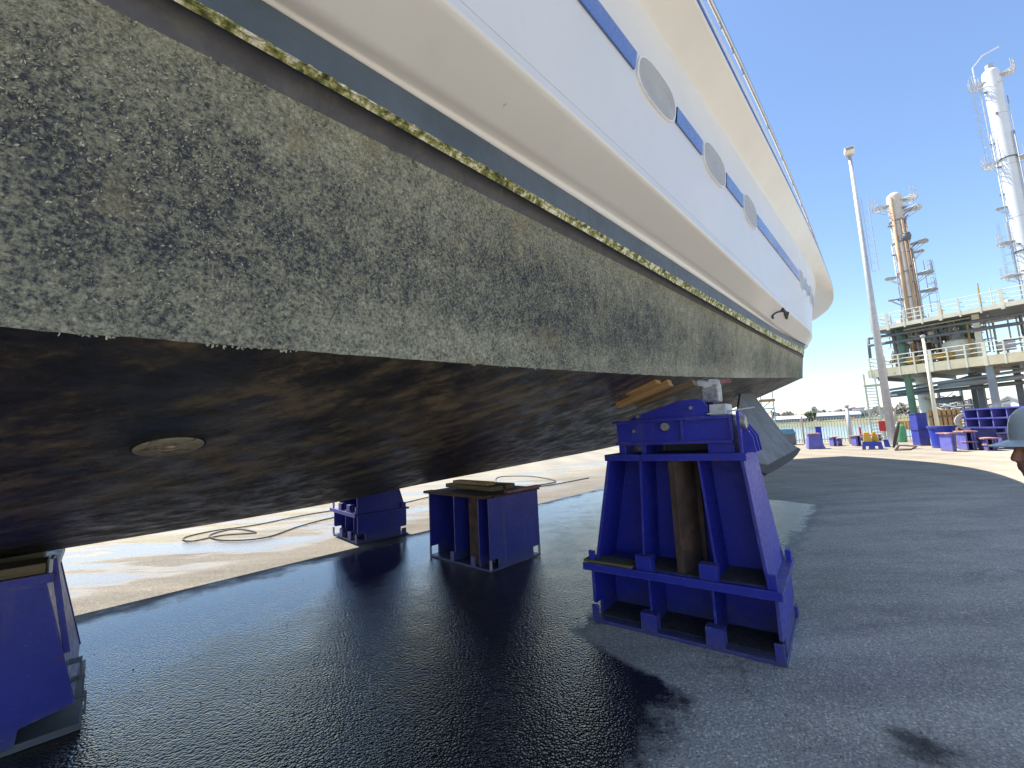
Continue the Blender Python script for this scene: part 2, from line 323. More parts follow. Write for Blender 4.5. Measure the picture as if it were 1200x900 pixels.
M['towerwhite'] = paint('tower cladding', (.70, .71, .72), .45, var=.05, scale=.6, grime=(.55, .5, .42), gamt=.02, gscale=.6)
M['towerpale'] = paint('stained tower cladding', (.62, .56, .48), .55, var=.12, scale=.6, grime=(.42, .27, .15), gamt=.12, gscale=.7)
M['pipeorange'] = paint('rusty orange pipe', (.52, .33, .20), .7, var=.25, scale=1.4)
M['yellow'] = paint('yellow steel', (.66, .40, .05), .5, var=.12)
M['ochre'] = paint('ochre steel', (.50, .30, .07), .6, var=.2)
M['red'] = paint('red steel', (.55, .04, .04), .5, var=.15)
M['drumgreen'] = paint('green drum', (.10, .32, .14), .5, var=.15)
M['brightblue'] = mat_steel_blue('bin blue', (.015, .035, .36), (.03, .06, .48), (.12, .1, .1), .0)
M['fencepale'] = paint('fence bar', (.55, .48, .36), .6, var=.15)
M['cyan'] = paint('blue tarpaulin', (.10, .25, .34), .6, var=.2)
M['water'] = paint('harbour water', (.10, .17, .20), .16, var=.15, scale=.15, bmp=.5)
M['bank'] = paint('far bank soil', (.16, .17, .10), .95, var=.3, scale=.05)
M['whitewall'] = paint('white warehouse', (.62, .62, .62), .6, var=.06, scale=.1)
M['greywall'] = paint('blue grey warehouse', (.22, .27, .34), .6, var=.1, scale=.08)
M['redroof'] = paint('red roof', (.36, .16, .15), .7, var=.1, scale=.1)
M['leaf'] = paint('foliage', (.09, .12, .06), .8, var=.5, scale=.4, bmp=0)  # paler green for the far bank, distance haze put into the colour
M['leafpale'] = paint('distant foliage', (.12, .12, .10), .8, var=.4, scale=.2, bmp=0)  # greyer still for the tree line, haze put into the colour
M['flakea'] = paint('dry growth', (.25, .245, .185), .95, var=.45, scale=60, bmp=0, spec=.1)
M['flakeb'] = paint('pale dry growth', (.40, .385, .30), .95, var=.4, scale=60, bmp=0, spec=.1)
M['bark'] = paint('bark', (.08, .06, .045), .9, var=.3)
M['skin'] = paint('skin', (.30, .145, .095), .55, var=.1, scale=30)
M['hat'] = paint('hard hat', (.45, .53, .56), .3, var=.06, scale=6, coat=.3)
M['navy'] = paint('navy cloth', (.018, .022, .045), .9, var=.25, scale=60)
M['trouser'] = paint('grey cloth', (.05, .05, .055), .9, var=.25, scale=60)
M['boots'] = paint('black boot', (.02, .018, .016), .6)
M['hair'] = paint('dark hair', (.015, .012, .01), .7)

# ------------------------------------------------------------------ mesh helpers
class MB:
    def __init__(s): s.v = []; s.f = []
    def add(s, vs, fs):
        o = len(s.v); s.v += [Vector(x) for x in vs]; s.f += [tuple(i + o for i in f) for f in fs]; return s
    def box(s, a, b, X=None):
        (x0, y0, z0), (x1, y1, z1) = a, b
        vs = [Vector(p) for p in ((x0, y0, z0), (x1, y0, z0), (x1, y1, z0), (x0, y1, z0), (x0, y0, z1), (x1, y0, z1), (x1, y1, z1), (x0, y1, z1))]
        if X is not None: vs = [X @ p for p in vs]
        return s.add(vs, [(0, 3, 2, 1), (4, 5, 6, 7), (0, 1, 5, 4), (1, 2, 6, 5), (2, 3, 7, 6), (3, 0, 4, 7)])
    def hexa(s, lo, hi):                       # lo, hi: four points each, counter-clockwise seen from above
        return s.add(list(lo) + list(hi), [(0, 3, 2, 1), (4, 5, 6, 7), (0, 1, 5, 4), (1, 2, 6, 5), (2, 3, 7, 6), (3, 0, 4, 7)])
    def prism(s, pts, off):                    # planar polygon extruded by a vector
        n = len(pts); off = Vector(off); P = [Vector(p) for p in pts]
        return s.add(P + [p + off for p in P], [tuple(range(n - 1, -1, -1)), tuple(range(n, 2 * n))] + [(i, (i + 1) % n, n + (i + 1) % n, n + i) for i in range(n)])
    def tube(s, pts, r, seg=8, cap=True, r1=None):
        P = [Vector(p) for p in pts]; n = len(P); rings = []; up = None
        for i in range(n):
            d = (P[min(i + 1, n - 1)] - P[max(i - 1, 0)]).normalized()
            if up is None: up = Vector((0, 0, 1)) if abs(d.z) < .9 else Vector((1, 0, 0))
            a = (up - d * up.dot(d)).normalized(); up = a; c = d.cross(a)
            rr = r if r1 is None else r + (r1 - r) * i / (n - 1)
            rings.append([P[i] + (a * cos(2 * pi * k / seg) + c * sin(2 * pi * k / seg)) * rr for k in range(seg)])
        vs = [q for g in rings for q in g]; fs = []
        for i in range(n - 1):
            for k in range(seg):
                fs.append((i * seg + k, i * seg + (k + 1) % seg, (i + 1) * seg + (k + 1) % seg, (i + 1) * seg + k))
        if cap: fs += [tuple(range(seg - 1, -1, -1)), tuple((n - 1) * seg + k for k in range(seg))]
        return s.add(vs, fs)
    def lathe(s, prof, c, seg=24, X=None):     # prof: (r, z) pairs about a vertical axis at c
        c = Vector(c); vs = []; fs = []; n = len(prof)
        for r, z in prof:
            for k in range(seg):
                p = Vector((r * cos(2 * pi * k / seg), r * sin(2 * pi * k / seg), z)); vs.append((X @ p if X is not None else p) + c)
        for i in range(n - 1):
            for k in range(seg): fs.append((i * seg + k, i * seg + (k + 1) % seg, (i + 1) * seg + (k + 1) % seg, (i + 1) * seg + k))
        fs += [tuple(range(seg - 1, -1, -1)), tuple((n - 1) * seg + k for k in range(seg))]
        return s.add(vs, fs)
    def ell(s, c, r, X=None, seg=16, rings=10):
        c = Vector(c); vs = []; fs = []
        for i in range(rings + 1):
            th = pi * i / rings
            for k in range(seg):
                ph = 2 * pi * k / seg; p = Vector((r[0] * sin(th) * cos(ph), r[1] * sin(th) * sin(ph), r[2] * cos(th)))
                vs.append((X @ p if X is not None else p) + c)
        for i in range(rings):
            for k in range(seg): fs.append((i * seg + k, (i + 1) * seg + k, (i + 1) * seg + (k + 1) % seg, i * seg + (k + 1) % seg))
        return s.add(vs, fs)
    def build(s, name, mat, parent=None, bevel=0, smooth=False, X=None, angle=None):
        org = Vector((0, 0, 0))
        me = bpy.data.meshes.new(name)
        inv = X.inverted() if X is not None else None
        me.from_pydata([tuple(inv @ p) if inv is not None else tuple(p) for p in s.v], [], s.f); me.update()
        bm = bmesh.new(); bm.from_mesh(me); bmesh.ops.remove_doubles(bm, verts=bm.verts, dist=1e-5)
        bmesh.ops.dissolve_degenerate(bm, dist=1e-5, edges=bm.edges)
        bmesh.ops.recalc_face_normals(bm, faces=bm.faces); bm.to_mesh(me); bm.free()
        me.materials.append(mat)
        if smooth:
            me.polygons.foreach_set('use_smooth', [True] * len(me.polygons))
            if angle is not None and hasattr(me, 'set_sharp_from_angle'): me.set_sharp_from_angle(angle=radians(angle))
        o = bpy.data.objects.new(name, me); COL.objects.link(o)
        if X is not None: o.matrix_world = X
        if parent is not None:
            o.parent = parent; o.matrix_parent_inverse = world_of(parent).inverted()
        if bevel:
            b = o.modifiers.new('bevel', 'BEVEL'); b.width = bevel; b.segments = 2; b.limit_method = 'ANGLE'; b.angle_limit = radians(40)
        return o
WORLD = {}
def world_of(o):
    if o.parent is None: return o.matrix_basis.copy()
    return world_of(o.parent) @ o.matrix_parent_inverse @ o.matrix_basis
def tag(o, label=None, cat=None, group=None, kind=None):
    for k, v in (('label', label), ('category', cat), ('group', group), ('kind', kind)):
        if v: o[k] = v
    return o
def thing(name, loc, label, cat, group=None, rot=0.0):
    o = bpy.data.objects.new(name, None); COL.objects.link(o); o.location = loc; o.rotation_euler = (0, 0, rot)
    o.empty_display_size = .2
    return tag(o, label, cat, group)
def copy_tree(o, parent=None):
    c = o.copy(); COL.objects.link(c)
    if parent is not None: c.parent = parent
    for ch in list(o.children): copy_tree(ch, c)
    return c

# ------------------------------------------------------------------ ground, water, far bank
def build_setting():
    # quay sheet: everything but the harbour basin behind the fence
    fa, fb = Vector((20.98, 31.15, 0)), Vector((25.2, 28.0, 0))
    fdir = (fb - fa).normalized(); fn = Vector((-fdir.y, fdir.x, 0))
    q0 = fa - fdir * 160 + fn * 5; q1 = fb + fdir * 4 + fn * 5
    q2 = q1 + Vector((sin(radians(46)), cos(radians(46)), 0)) * 400
    big = 2500
    out = [(-big, -big), (big, -big), (big, q2.y), (q2.x, q2.y), (q1.x, q1.y), (q0.x, q0.y), (-big, q0.y)]
    g = MB().add([(x, y, 0) for x, y in out], [tuple(range(len(out)))]).build('ground', M['ground']); tag(g, kind='structure')
    qw = MB()
    for a, b_ in ((q0, q1), (q1, q2)):
        qw.add([(a.x, a.y, 0), (b_.x, b_.y, 0), (b_.x, b_.y, -3), (a.x, a.y, -3)], [(0, 1, 2, 3)])
    tag(qw.build('quay_face', M['bank']), kind='structure')
    w = MB().add([(-big, -200, -1.1), (big, -200, -1.1), (big, big, -1.1), (-big, big, -1.1)], [(0, 1, 2, 3)]).build('water', M['water']); tag(w, kind='structure')
    # far bank, about 260 m away
    bk = MB(); prof = []
    for i in range(60):
        hd = radians(20 + i * .6)
        prof.append((hd, 1.2 + 1.4 * noise.noise(Vector((i * .31, 0, 3)))))
    for k in range(len(prof) - 1):
        (h0, z0), (h1, z1) = prof[k], prof[k + 1]
        def p(h, d, z): return (d * sin(h), d * cos(h), z)
        bk.add([p(h0, 240, -1.2), p(h1, 240, -1.2), p(h1, 246, max(.3, z1)), p(h0, 246, max(.3, z0))], [(0, 1, 2, 3)])
        bk.add([p(h0, 246, max(.3, z0)), p(h1, 246, max(.3, z1)), p(h1, 900, 3.5), p(h0, 900, 3.5)], [(0, 1, 2, 3)])
    tag(bk.build('far_bank', M['bank'], smooth=True), kind='structure')
build_setting()

def build_gravel():
    rr = random.Random(9); mb = MB()
    for i in range(1500):
        hd = radians(rr.uniform(-45, 52)); d = 1.9 + 9 * rr.random() ** 2; c = Vector((d * sin(hd), d * cos(hd), 0)); r = rr.uniform(.0015, .005) * (1.8 if rr.random() < .06 else 1)
        q = [c + Vector((r * rr.uniform(.7, 1.3) * cos(a), r * rr.uniform(.7, 1.3) * sin(a), .0003)) for a in (0, 1.57, 3.14, 4.71)]
        t_ = c + Vector((r * rr.uniform(-.4, .4), r * rr.uniform(-.4, .4), r * rr.uniform(.6, 1.1)))
        mb.add(q + [t_], [(0, 1, 4), (1, 2, 4), (2, 3, 4), (3, 0, 4)])
    o = mb.build('gravel', M['dirt']); tag(o, 'loose grit and small stones scattered over the asphalt', 'gravel', kind='stuff')
build_gravel()

# ------------------------------------------------------------------ the yacht
VC = 4.35; UA = -10.0
# half breadth, start of entry, end, fullness, last visible station, height polynomial
LN = {'C': (3.2, 10.31, 19.5, 2.1, 11.86, (1.8844, 0.6824, 1.8792, -1.4853)),
      'D1': (3.28, 9.839, 19.9, 2.1, 11.58, (2.5294, 0.9751, -0.6739, 0.6344)),
      'D2': (3.34, 9.391, 20.0, 2.1, 11.25, (2.5687, 0.8396, -0.8908, 1.6756)),
      'D3': (3.36, 9.373, 20.1, 2.1, 11.24, (2.5765, 1.0842, -1.2142, 2.1612)),
      'D4': (3.36, 9.678, 20.2, 2.1, 11.43, (2.6717, 1.3554, -2.6975, 4.0492)),
      'D5': (3.4, 9.815, 20.6, 2.1, 11.55, (2.6695, 2.0293, -5.3531, 6.5448)),
      'D6': (3.58, 8.452, 21.5, 2.2, 10.85, (2.7957, 1.5589, -2.767, 3.6312)),
      'D7': (3.54, 11.489, 23.0, 2.5, 13.67, (3.9402, 2.0854, 0.8741, -1.5604)),
      'D8': (3.76, 14.586, 24.6, 2.8, 16.16, (4.0544, 2.1168, 2.4437, -3.5205)),
      'D9': (3.72, 17.7, 24.4, 2.8, 18.51, (4.1578, 5.317, -5.4881, 1.3678))}
KP = [(-12, 0.97), (0.2, 1.02), (2.1, 1.04), (3.3, 1.1), (4.9, 1.16), (8.2, 1.29), (11.5, 1.5), (14, 1.85), (16, 2.3), (18, 2.75), (19.5, 3.0)]
def zk(u):
    for i in range(len(KP) - 1):
        if u <= KP[i + 1][0] or i == len(KP) - 2:
            x0, y0 = KP[max(0, i - 1)]; x1, y1 = KP[i]; x2, y2 = KP[i + 1]; x3, y3 = KP[min(len(KP) - 1, i + 2)]
            m1 = (y2 - y0) / (x2 - x0); m2 = (y3 - y1) / (x3 - x1); hh = x2 - x1; s = min(1, max(0, (u - x1) / hh))
            return (2 * s**3 - 3 * s * s + 1) * y1 + (s**3 - 2 * s * s + s) * hh * m1 + (-2 * s**3 + 3 * s * s) * y2 + (s**3 - s * s) * hh * m2
def zl(nm, u):
    B, u1, ue, p, uT, cs = LN[nm]
    raw = lambda x: sum(c * (x / 20) ** i for i, c in enumerate(cs))
    if u < 0: return raw(0) + (raw(.05) - raw(0)) / .05 * 2.5 * (exp(max(u, -30) / 2.5) - 1)
    if u > uT: return raw(uT) + min(.09, max(.03, (raw(uT) - raw(uT - .05)) / .05)) * (u - uT)
    return raw(u)
def bl(nm, u):
    B, u1, ue, p, uT, cs = LN[nm]
    return B * (1 - min(1, max(0, (u - u1) / (ue - u1))) ** p)
def line(nm, t):                                # (along, half breadth, height) of one hull line
    if nm == 'K':
        u = UA + (19.5 - UA) * t; return Vector((u, 0.0, zk(u)))
    u = UA + (LN[nm][2] - UA) * t; z = zl(nm, u); b = bl(nm, u)
    if nm == 'D9':
        z = zl('D8', u) + max(.12, min(zl('D9', u) - z_d8(u), .5)); b = min(b, max(0, bl('D8', u) - .03))
    return Vector((u, b, z))
def z_d8(u): return zl('D8', u)
def hw(p, side=-1):                             # hull (u, b, z) -> world
    v = VC + side * p.y
    return UD * p.x + VD * v + Vector((0, 0, p.z))
def hull_pt(n1, n2, t, f, out=0.0, side=-1):
    p = line(n1, t).lerp(line(n2, t), f)
    if out:
        a = line(n1, t + .002).lerp(line(n2, t + .002), f) - p; b_ = line(n2, t) - line(n1, t)
        nn = a.cross(b_).normalized()
        if nn.y < 0: nn = -nn
        p = p + nn * out
    return hw(p, side)
NT = 150
def tgrid(a=0.0, b=1.0, n=NT): return [a + (b - a) * (i / n if i < n * .7 else i / n + .08 * sin(pi * (i / n - .7) / .3) * (1 - i / n)) for i in range(n + 1)]
def strip(name, fn, cols, mat, parent, smooth=True, ts=None, both=True, kind=None):
    """fn(t) -> list of (u, b, z); builds the near and far skins as one mesh"""
    ts = ts or tgrid(); mb = MB()
    for side in ((-1, 1) if both else (-1,)):
        rows = [[hw(p, side) for p in fn(t)] for t in ts]; n = len(rows[0])
        vs = [p for r in rows for p in r]; fs = []
        for i in range(len(rows) - 1):
            for k in range(n - 1):
                q = (i * n + k, i * n + k + 1, (i + 1) * n + k + 1, (i + 1) * n + k)
                fs.append(q if side < 0 else q[::-1])
        mb.add(vs, fs)
    o = mb.build(name, mat, parent, smooth=smooth)
    if kind: o['kind'] = kind
    return o
def build_yacht():
    Y = thing('yacht', hw(Vector((4, 0, 1.1))), 'white motor yacht with fouled grey underwater hull standing on blue supports', 'yacht')
    L = line
    def f_bottom(t):
        k, c = L('K', t), L('C', t); out = []
        for i in range(11):
            f = i / 10; p = k.lerp(c, f); p.z -= .05 * sin(pi * f) * (1 if t < .8 else (1 - t) / .2); out.append(p)
        return out
    strip('hull_bottom', f_bottom, 11, M['bottom'], Y)
    def f_side(t):
        c, d = L('C', t), L('D1', t); u = c.x; j = noise.noise(Vector((u * 9, 0, 0))) * .5 + noise.noise(Vector((u * 31, 4, 0))) * .35 + noise.noise(Vector((u * 83, 9, 0))) * .25
        a = c.copy(); a.z -= .004 + .006 * j; a.y += .003
        return [c, a] + [c.lerp(d, i / 6) for i in range(1, 7)]
    strip('hull_side', f_side, 8, M['foul'], Y, ts=tgrid(0, 1, 1500), smooth=False)
    def f_groove(t):
        a, b_ = L('D1', t), L('D2', t); m = a.lerp(b_, .4); m.z += .035; m2 = a.lerp(b_, .8); m2.z += .02
        return [a, a.lerp(m, .5), m, m2, b_]
    strip('spray_groove', f_groove, 5, M['groove'], Y)
    rnd = random.Random(3)
    def f_algae(t):
        a, b_ = L('D2', t), L('D3', t); a = a.lerp(b_, .52); out = [L('D2', t) + Vector((0, .0005, 0)), a]
        for i in (1, 2, 3, 4):
            p = a.lerp(b_, i / 5); q = rnd.random()
            p.y += .002 + .009 * q * q * q; p.z += (rnd.random() - .5) * .006; out.append(p)
        out.append(b_); return out
    strip('algae_ledge', f_algae, 7, M['algae'], Y, smooth=False, ts=tgrid(0, 1, 1600))
    strip('boot_top_band', lambda t: [L('D3', t).lerp(L('D4', t), i / 4) for i in range(5)], 5, M['boot'], Y)
    def f_sponson(t):
        d4, d5, d6 = L('D4', t), L('D5', t), L('D6', t); d7 = L('D7', t)
        a = d4.copy(); a.y += .004
        out = [d4, a, a + Vector(((d5.x - d4.x) * .3, (d5.y - d4.y) * .05, (d5.z - d4.z) * .55)), a + Vector(((d5.x - d4.x) * .6, (d5.y - d4.y) * .25, (d5.z - d4.z) * .85)), d5]
        for f in (.12, .3, .5, .7, .85, .94): out.append(d5.lerp(d6, f))
        w = (d7 - d6); out += [d6 + (d5 - d6) * .02 + w * .004, d6 + w * .012 + Vector((0, -.006, 0)), d6 + w * .03 + Vector((0, -.014, 0)), d6 + w * .05 + Vector((0, -.014, 0))]
        return out
    strip('sponson', f_sponson, 15, M['gel'], Y)
    def f_wall(t):
        d6, d7 = L('D6', t), L('D7', t)
        return [d6.lerp(d7, f) + Vector((0, -.014 * (1 - f), 0)) for f in (.05, .2, .35, .5, .65, .8, .92, 1.0)]
    strip('topside', f_wall, 8, M['gel'], Y)
    def f_flare(t):
        d7, d8 = L('D7', t), L('D8', t); out = [d7 + Vector((0, 0, -.004))]
        for f in (.05, .2, .4, .6, .8, .93): out.append(d7.lerp(d8, f))
        out += [d8 + Vector((0, -.004, -.004)), d8 + Vector((0, 0, .012)), d8 + Vector((0, -.006, .03)), d8 + Vector((0, -.02, .036))]
        return out
    strip('bulwark_flare', f_flare, 11, M['gel'], Y)
    def f_bul(t):
        d8, d9 = L('D8', t), L('D9', t); a = d8 + Vector((0, -.024, .034))
        b_ = Vector((d9.x, max(0, d9.y - .03), d9.z - .02)); c = b_ + Vector((0, -.05 if b_.y > .06 else 0, 0))
        return [a, a.lerp(b_, .5), b_, c, Vector((c.x, c.y, d8.z + .012))]
    strip('bulwark', f_bul, 5, M['gel'], Y, smooth=False)
    strip('toe_rail', lambda t: [L('D8', t) + Vector((0, y, z)) for y, z in ((-.018, .035), (.002, .037), (.004, .055), (-.018, .057))], 4, M['stripe'], Y, smooth=False)
    # cap rail with short brackets
    ts = tgrid(.02, .94, 140); r = MB()
    for side in (-1, 1): r.tube([hw(L('D9', t) + Vector((0, .0, .035)), side) for t in ts], .022, 8)
    rail = r.build('cap_rail', M['stainless'], Y, smooth=True)
    for side in (-1, 1):
        for t in [.30 + i * .012 for i in range(11)] + [.46 + i * .032 for i in range(14)]:
            p = L('D9', t); b_ = MB(); b_.tube([hw(p + Vector((0, .002, .03)), side), hw(p + Vector((0, .006, -.05)), side)], .009, 6); b_.build('rail_bracket', M['stainless'], rail)
    # deck and transom
    mb = MB(); rows = []
    for t in tgrid(0, .97, 60):
        d8 = L('D8', t); b_ = max(.01, d8.y - .05); rows.append((hw(Vector((d8.x, b_, d8.z + .015)), -1), hw(Vector((d8.x, 0, d8.z + .08)), -1), hw(Vector((d8.x, b_, d8.z + .015)), 1)))
    for a, b_ in zip(rows, rows[1:]): mb.add([*a, *b_], [(0, 1, 4, 3), (1, 2, 5, 4)])
    mb.build('deck', M['teak'], Y)
    names = ['K', 'C', 'D1', 'D2', 'D3', 'D4', 'D5', 'D6', 'D7', 'D8']
    pol = [hw(L(k, 0), -1) for k in names] + [hw(L(k, 0), 1) for k in reversed(names[1:])]
    MB().add(pol, [tuple(range(len(pol)))]).build('transom', M['gel'], Y)
    # deckhouse amidships, out of view, added for its cast shadow: low house with raked front and dark windows
    hz = zl('D8', 2) - .35
    prof = [(-7.5, 0), (9.5, 0), (7.2, 1.25), (5.6, 1.95), (-6.2, 1.95), (-7.5, 1.6)]
    mb = MB(); lo = [hw(Vector((u, -1.9 + .16 * z, hz + z + .05 * max(0, u - 2))), -1) for u, z in prof]
    hi = [hw(Vector((u, 1.9 - .16 * z, hz + z + .05 * max(0, u - 2))), -1) for u, z in prof]
    mb.add(lo + hi, [tuple(range(6)), tuple(range(11, 5, -1))] + [(i, 6 + i, 6 + (i + 1) % 6, (i + 1) % 6) for i in range(6)])
    house = mb.build('deckhouse', M['gel'], Y, bevel=.06)
    for side in (-1, 1):
        for i in range(6):
            u0 = -5.8 + i * 1.9; q = [Vector((u0, 1.9 - .16 * .75 + .012, hz + .75)), Vector((u0 + 1.6, 1.9 - .16 * .75 + .012, hz + .75)), Vector((u0 + 1.5, 1.9 - .16 * 1.5 + .012, hz + 1.5)), Vector((u0 + .05, 1.9 - .16 * 1.5 + .012, hz + 1.5))]
            for p in q: p.z += .05 * max(0, p.x - 2)
            MB().prism([hw(p, side) for p in q], VD * (.03 * -side) * -1).build('cabin_window', M['glassdark'], house)
    # stripe and portholes on the topside
    def patch(pts2, out, thick, name, mat, par):
        o = [hull_pt('D6', 'D7', t, f, out) for t, f in pts2]; i_ = [hull_pt('D6', 'D7', t, f, out - thick) for t, f in pts2]; n = len(o)
        return MB().add(o + i_, [tuple(range(n)), tuple(range(2 * n - 1, n - 1, -1))] + [(k, n + k, n + (k + 1) % n, (k + 1) % n) for k in range(n)]).build(name, mat, par)
    def stripe(t0, t1):
        n = max(4, int((t1 - t0) / .004)); up = [(t0 + (t1 - t0) * i / n, .640) for i in range(n + 1)]; dn = [(t0 + (t1 - t0) * i / n, .522) for i in range(n, -1, -1)]
        mb = MB()
        for i in range(n):
            a, b_ = up[i], up[i + 1]; c, d = dn[n - i - 1], dn[n - i]
            q = [hull_pt('D6', 'D7', t, f, .005) for t, f in (a, b_, c, d)]; q2 = [hull_pt('D6', 'D7', t, f, -.004) for t, f in (a, b_, c, d)]
            mb.add(q + q2, [(0, 1, 2, 3), (7, 6, 5, 4), (0, 4, 5, 1), (2, 6, 7, 3)])
        mb.build('blue_stripe', M['stripe'], Y)
    ports = [(.265, .0090), (.305, .0090), (.345, .0090), (.3843, .0092), (.4225, .0102), (.4643, .0104), (.6006, .0100), (.6266, .004), (.6600, .0105), (.72, .0105)]
    edges = []
    for tc, a in ports: edges += [tc - a - .0008, tc + a + .0008]
    pts = [.03] + edges + [.86]
    for i in range(0, len(pts), 2): stripe(pts[i], pts[i + 1])
    def oval(tc, a, s, n=40):
        out = []
        for k in range(n):
            th = 2 * pi * k / n; cx, cy = cos(th), sin(th)
            out.append((tc + a * s * copysign(abs(cx) ** .72, cx), .578 + .128 * s * copysign(abs(cy) ** .72, cy)))
        return out
    for tc, a in ports:
        A, B = oval(tc, a, 1.0), oval(tc, a, .95); n = len(A); mb = MB()
        vo = [hull_pt('D6', 'D7', t, f, .006) for t, f in A]; vi = [hull_pt('D6', 'D7', t, f, .006) for t, f in B]
        wo = [hull_pt('D6', 'D7', t, f, -.01) for t, f in A]; wi = [hull_pt('D6', 'D7', t, f, -.01) for t, f in B]
        mb.add(vo + vi + wo + wi, [(k, (k + 1) % n, n + (k + 1) % n, n + k) for k in range(n)] + [(k, 2 * n + k, 2 * n + (k + 1) % n, (k + 1) % n) for k in range(n)] + [(n + k, n + (k + 1) % n, 3 * n + (k + 1) % n, 3 * n + k) for k in range(n)])
        fr = mb.build('porthole', M['portframe'], Y, smooth=True, angle=35)
        patch(B, .0035, .008, 'shutter', M['portpane'], fr)
    # draught / thruster mark on the sponson
    def mark(pts, w):
        mb = MB(); P = [hull_pt('D5', 'D6', t, f, .006) for t, f in pts]
        mb.tube(P, w, 6); return mb.build('thruster_mark', M['black'], Y)
    arc = [(.5390 + .0085 * cos(a) * 1.0, .56 + .34 * sin(a)) for a in [radians(90 + i * 12) for i in range(16)]]
    mark([(t - .004, f) for t, f in arc], .012)
    mark([(.5235, .88), (.533, .84), (.5475, .66)], .018)
    mark([(.536, .95), (.545, .72)], .010)
    # flakes of dried growth lying on the near side
    rf = random.Random(21); fl = [MB(), MB()]; made = 0
    while made < 26000:
        t = .312 + .22 * rf.random() ** 1.5; f = rf.uniform(.0, 1.0); p = line('C', t).lerp(line('D1', t), f)
        q = noise.noise(Vector((p.x * 2.3, p.z * 2.3, 0))) + .7 * noise.noise(Vector((p.x * 9, p.z * 9, 5))) + .5 * noise.noise(Vector((p.x * 26, p.z * 26, 8))) + (.35 if f > .85 or f < .1 else 0)
        if q < rf.uniform(-.5, .9): continue
        made += 1; w0 = hw(p); a = rf.gauss(.8, .7); la = rf.uniform(.0016, .0046); lb = la * rf.uniform(.25, .6); d1 = UD * cos(a) + Vector((0, 0, sin(a))); d2 = -UD * sin(a) + Vector((0, 0, cos(a)))
        o_ = -VD * .0012; lift = -VD * rf.uniform(.0, .0022)
        fl[made % 3 == 0].add([w0 + o_ - d1 * la, w0 + o_ - d2 * lb + lift, w0 + o_ + d1 * la + lift, w0 + o_ + d2 * lb], [(0, 1, 2, 3)])
    for m_, mt in zip(fl, ('flakea', 'flakeb')): m_.build('growth_flakes', M[mt], Y)['kind'] = 'stuff'
    for t, f0, f1, w in ((.3572, .05, .26, .0022), (.3725, .04, .16, .0016), (.405, .10, .22, .006), (.4052, .13, .17, .010), (.43, .03, .10, .002), (.452, .55, .72, .003)):
        m_ = MB(); q = [hull_pt('C', 'D1', t + (f - f0) * .004, f, .001) for f in (f0, (f0 + f1) / 2, f1)]
        for a_, b_ in zip(q, q[1:]): m_.add([a_ - UD * w, a_ + UD * w, b_ + UD * w * .6, b_ - UD * w * .6], [(0, 1, 2, 3)])
        m_.build('scratch', M['groove'], Y)
    # sea chest / transducer disc on the bottom
    def bpt(t, f, out=0.0):
        k, c = L('K', t), L('C', t); p = c.lerp(k, f); p.z -= .05 * sin(pi * f)
        return p
    c0 = hw(bpt(.3512, .226)); e1 = (hw(bpt(.3612, .226)) - c0).normalized(); e2 = (hw(bpt(.3512, .263)) - c0).normalized(); nn = e1.cross(e2).normalized()
    if nn.z > 0: nn = -nn
    e2 = nn.cross(e1)
    X = Matrix((e1, e2, nn)).transposed()
    MB().lathe([(.0, -.02), (.093, -.02), (.098, .004), (.094, .006), (.03, .007), (.028, .004), (.016, .004), (.014, .009), (0.001, .009)], c0, 40, X).build('hull_disc', M['disc'], Y, smooth=True, angle=30)
    MB().lathe([(.0, -.02), (.104, -.02), (.104, .002), (0.001, .002)], c0, 40, X).build('disc_seat', M['black'], Y)
    c1 = hw(bpt(.438, .30)); MB().lathe([(.0, -.02), (.045, -.02), (.047, .006), (.001, .008)], c1 , 24, X).build('hull_plug', M['disc'], Y)
    # weed and barnacle tufts hanging off the chine
    mb = MB(); rr = random.Random(11)
    for i in range(260):
        t = rr.uniform(.31, .60); p = hw(L('C', t)); h = rr.uniform(.001, .004) * (3.5 if rr.random() < .05 else 1); w = rr.uniform(.001, .004)
        o = Vector((rr.uniform(-.004, .004), rr.uniform(-.004, .004), 0))
        mb.add([p + UD * w, p - UD * w, p + VD * w, p + o - Vector((0, 0, h))], [(0, 1, 2), (0, 3, 1), (1, 3, 2), (2, 3, 0)])
    for t0, n_ in ((.3205, 10), (.3245, 12), (.3425, 8), (.3500, 16), (.3535, 10), (.377, 4), (.3835, 5), (.391, 4), (.41, 4), (.425, 4), (.45, 3)):
        for i in range(n_):
            t = t0 + rr.gauss(0, .0009); p = hw(L('C', t)) - Vector((0, 0, .004)); h = rr.uniform(.002, .009); e_ = p + Vector((0, 0, -h)) + UD * rr.gauss(0, .003)
            mb.tube([p, p.lerp(e_, .6) + UD * rr.gauss(0, .002), e_], rr.uniform(.001, .0024), 4)
    mb.build('weed_tufts', M['flakeb'], Y)['kind'] = 'stuff'
    # stabiliser fin below the bilge
    fin_out = [(869, 452, 9.6), (878, 452, 9.7), (886, 466, 9.85), (893, 475.5, 10.0), (903, 489, 10.2), (913, 502, 10.4), (924.5, 518, 10.6), (938, 526.7, 10.8), (934, 533, 10.75), (928, 539, 10.65), (911, 550, 10.4), (899, 556, 10.2), (884, 549, 9.95), (870, 535, 9.75), (862, 500, 9.6)]
    P0 = UD * 8.6 + VD * 1.74 + Vector((0, 0, 2.21)); nrm = (VD - Vector((0, 0, .62))).normalized()
    def pl(px, py):
        d = ray(px, py); return EYE + d * (nrm.dot(P0 - EYE) / nrm.dot(d))
    o = [pl(a, b_) for a, b_, _ in fin_out]; cen = sum(o, Vector()) / len(o)
    back = nrm if nrm.dot(cen - EYE) > 0 else -nrm
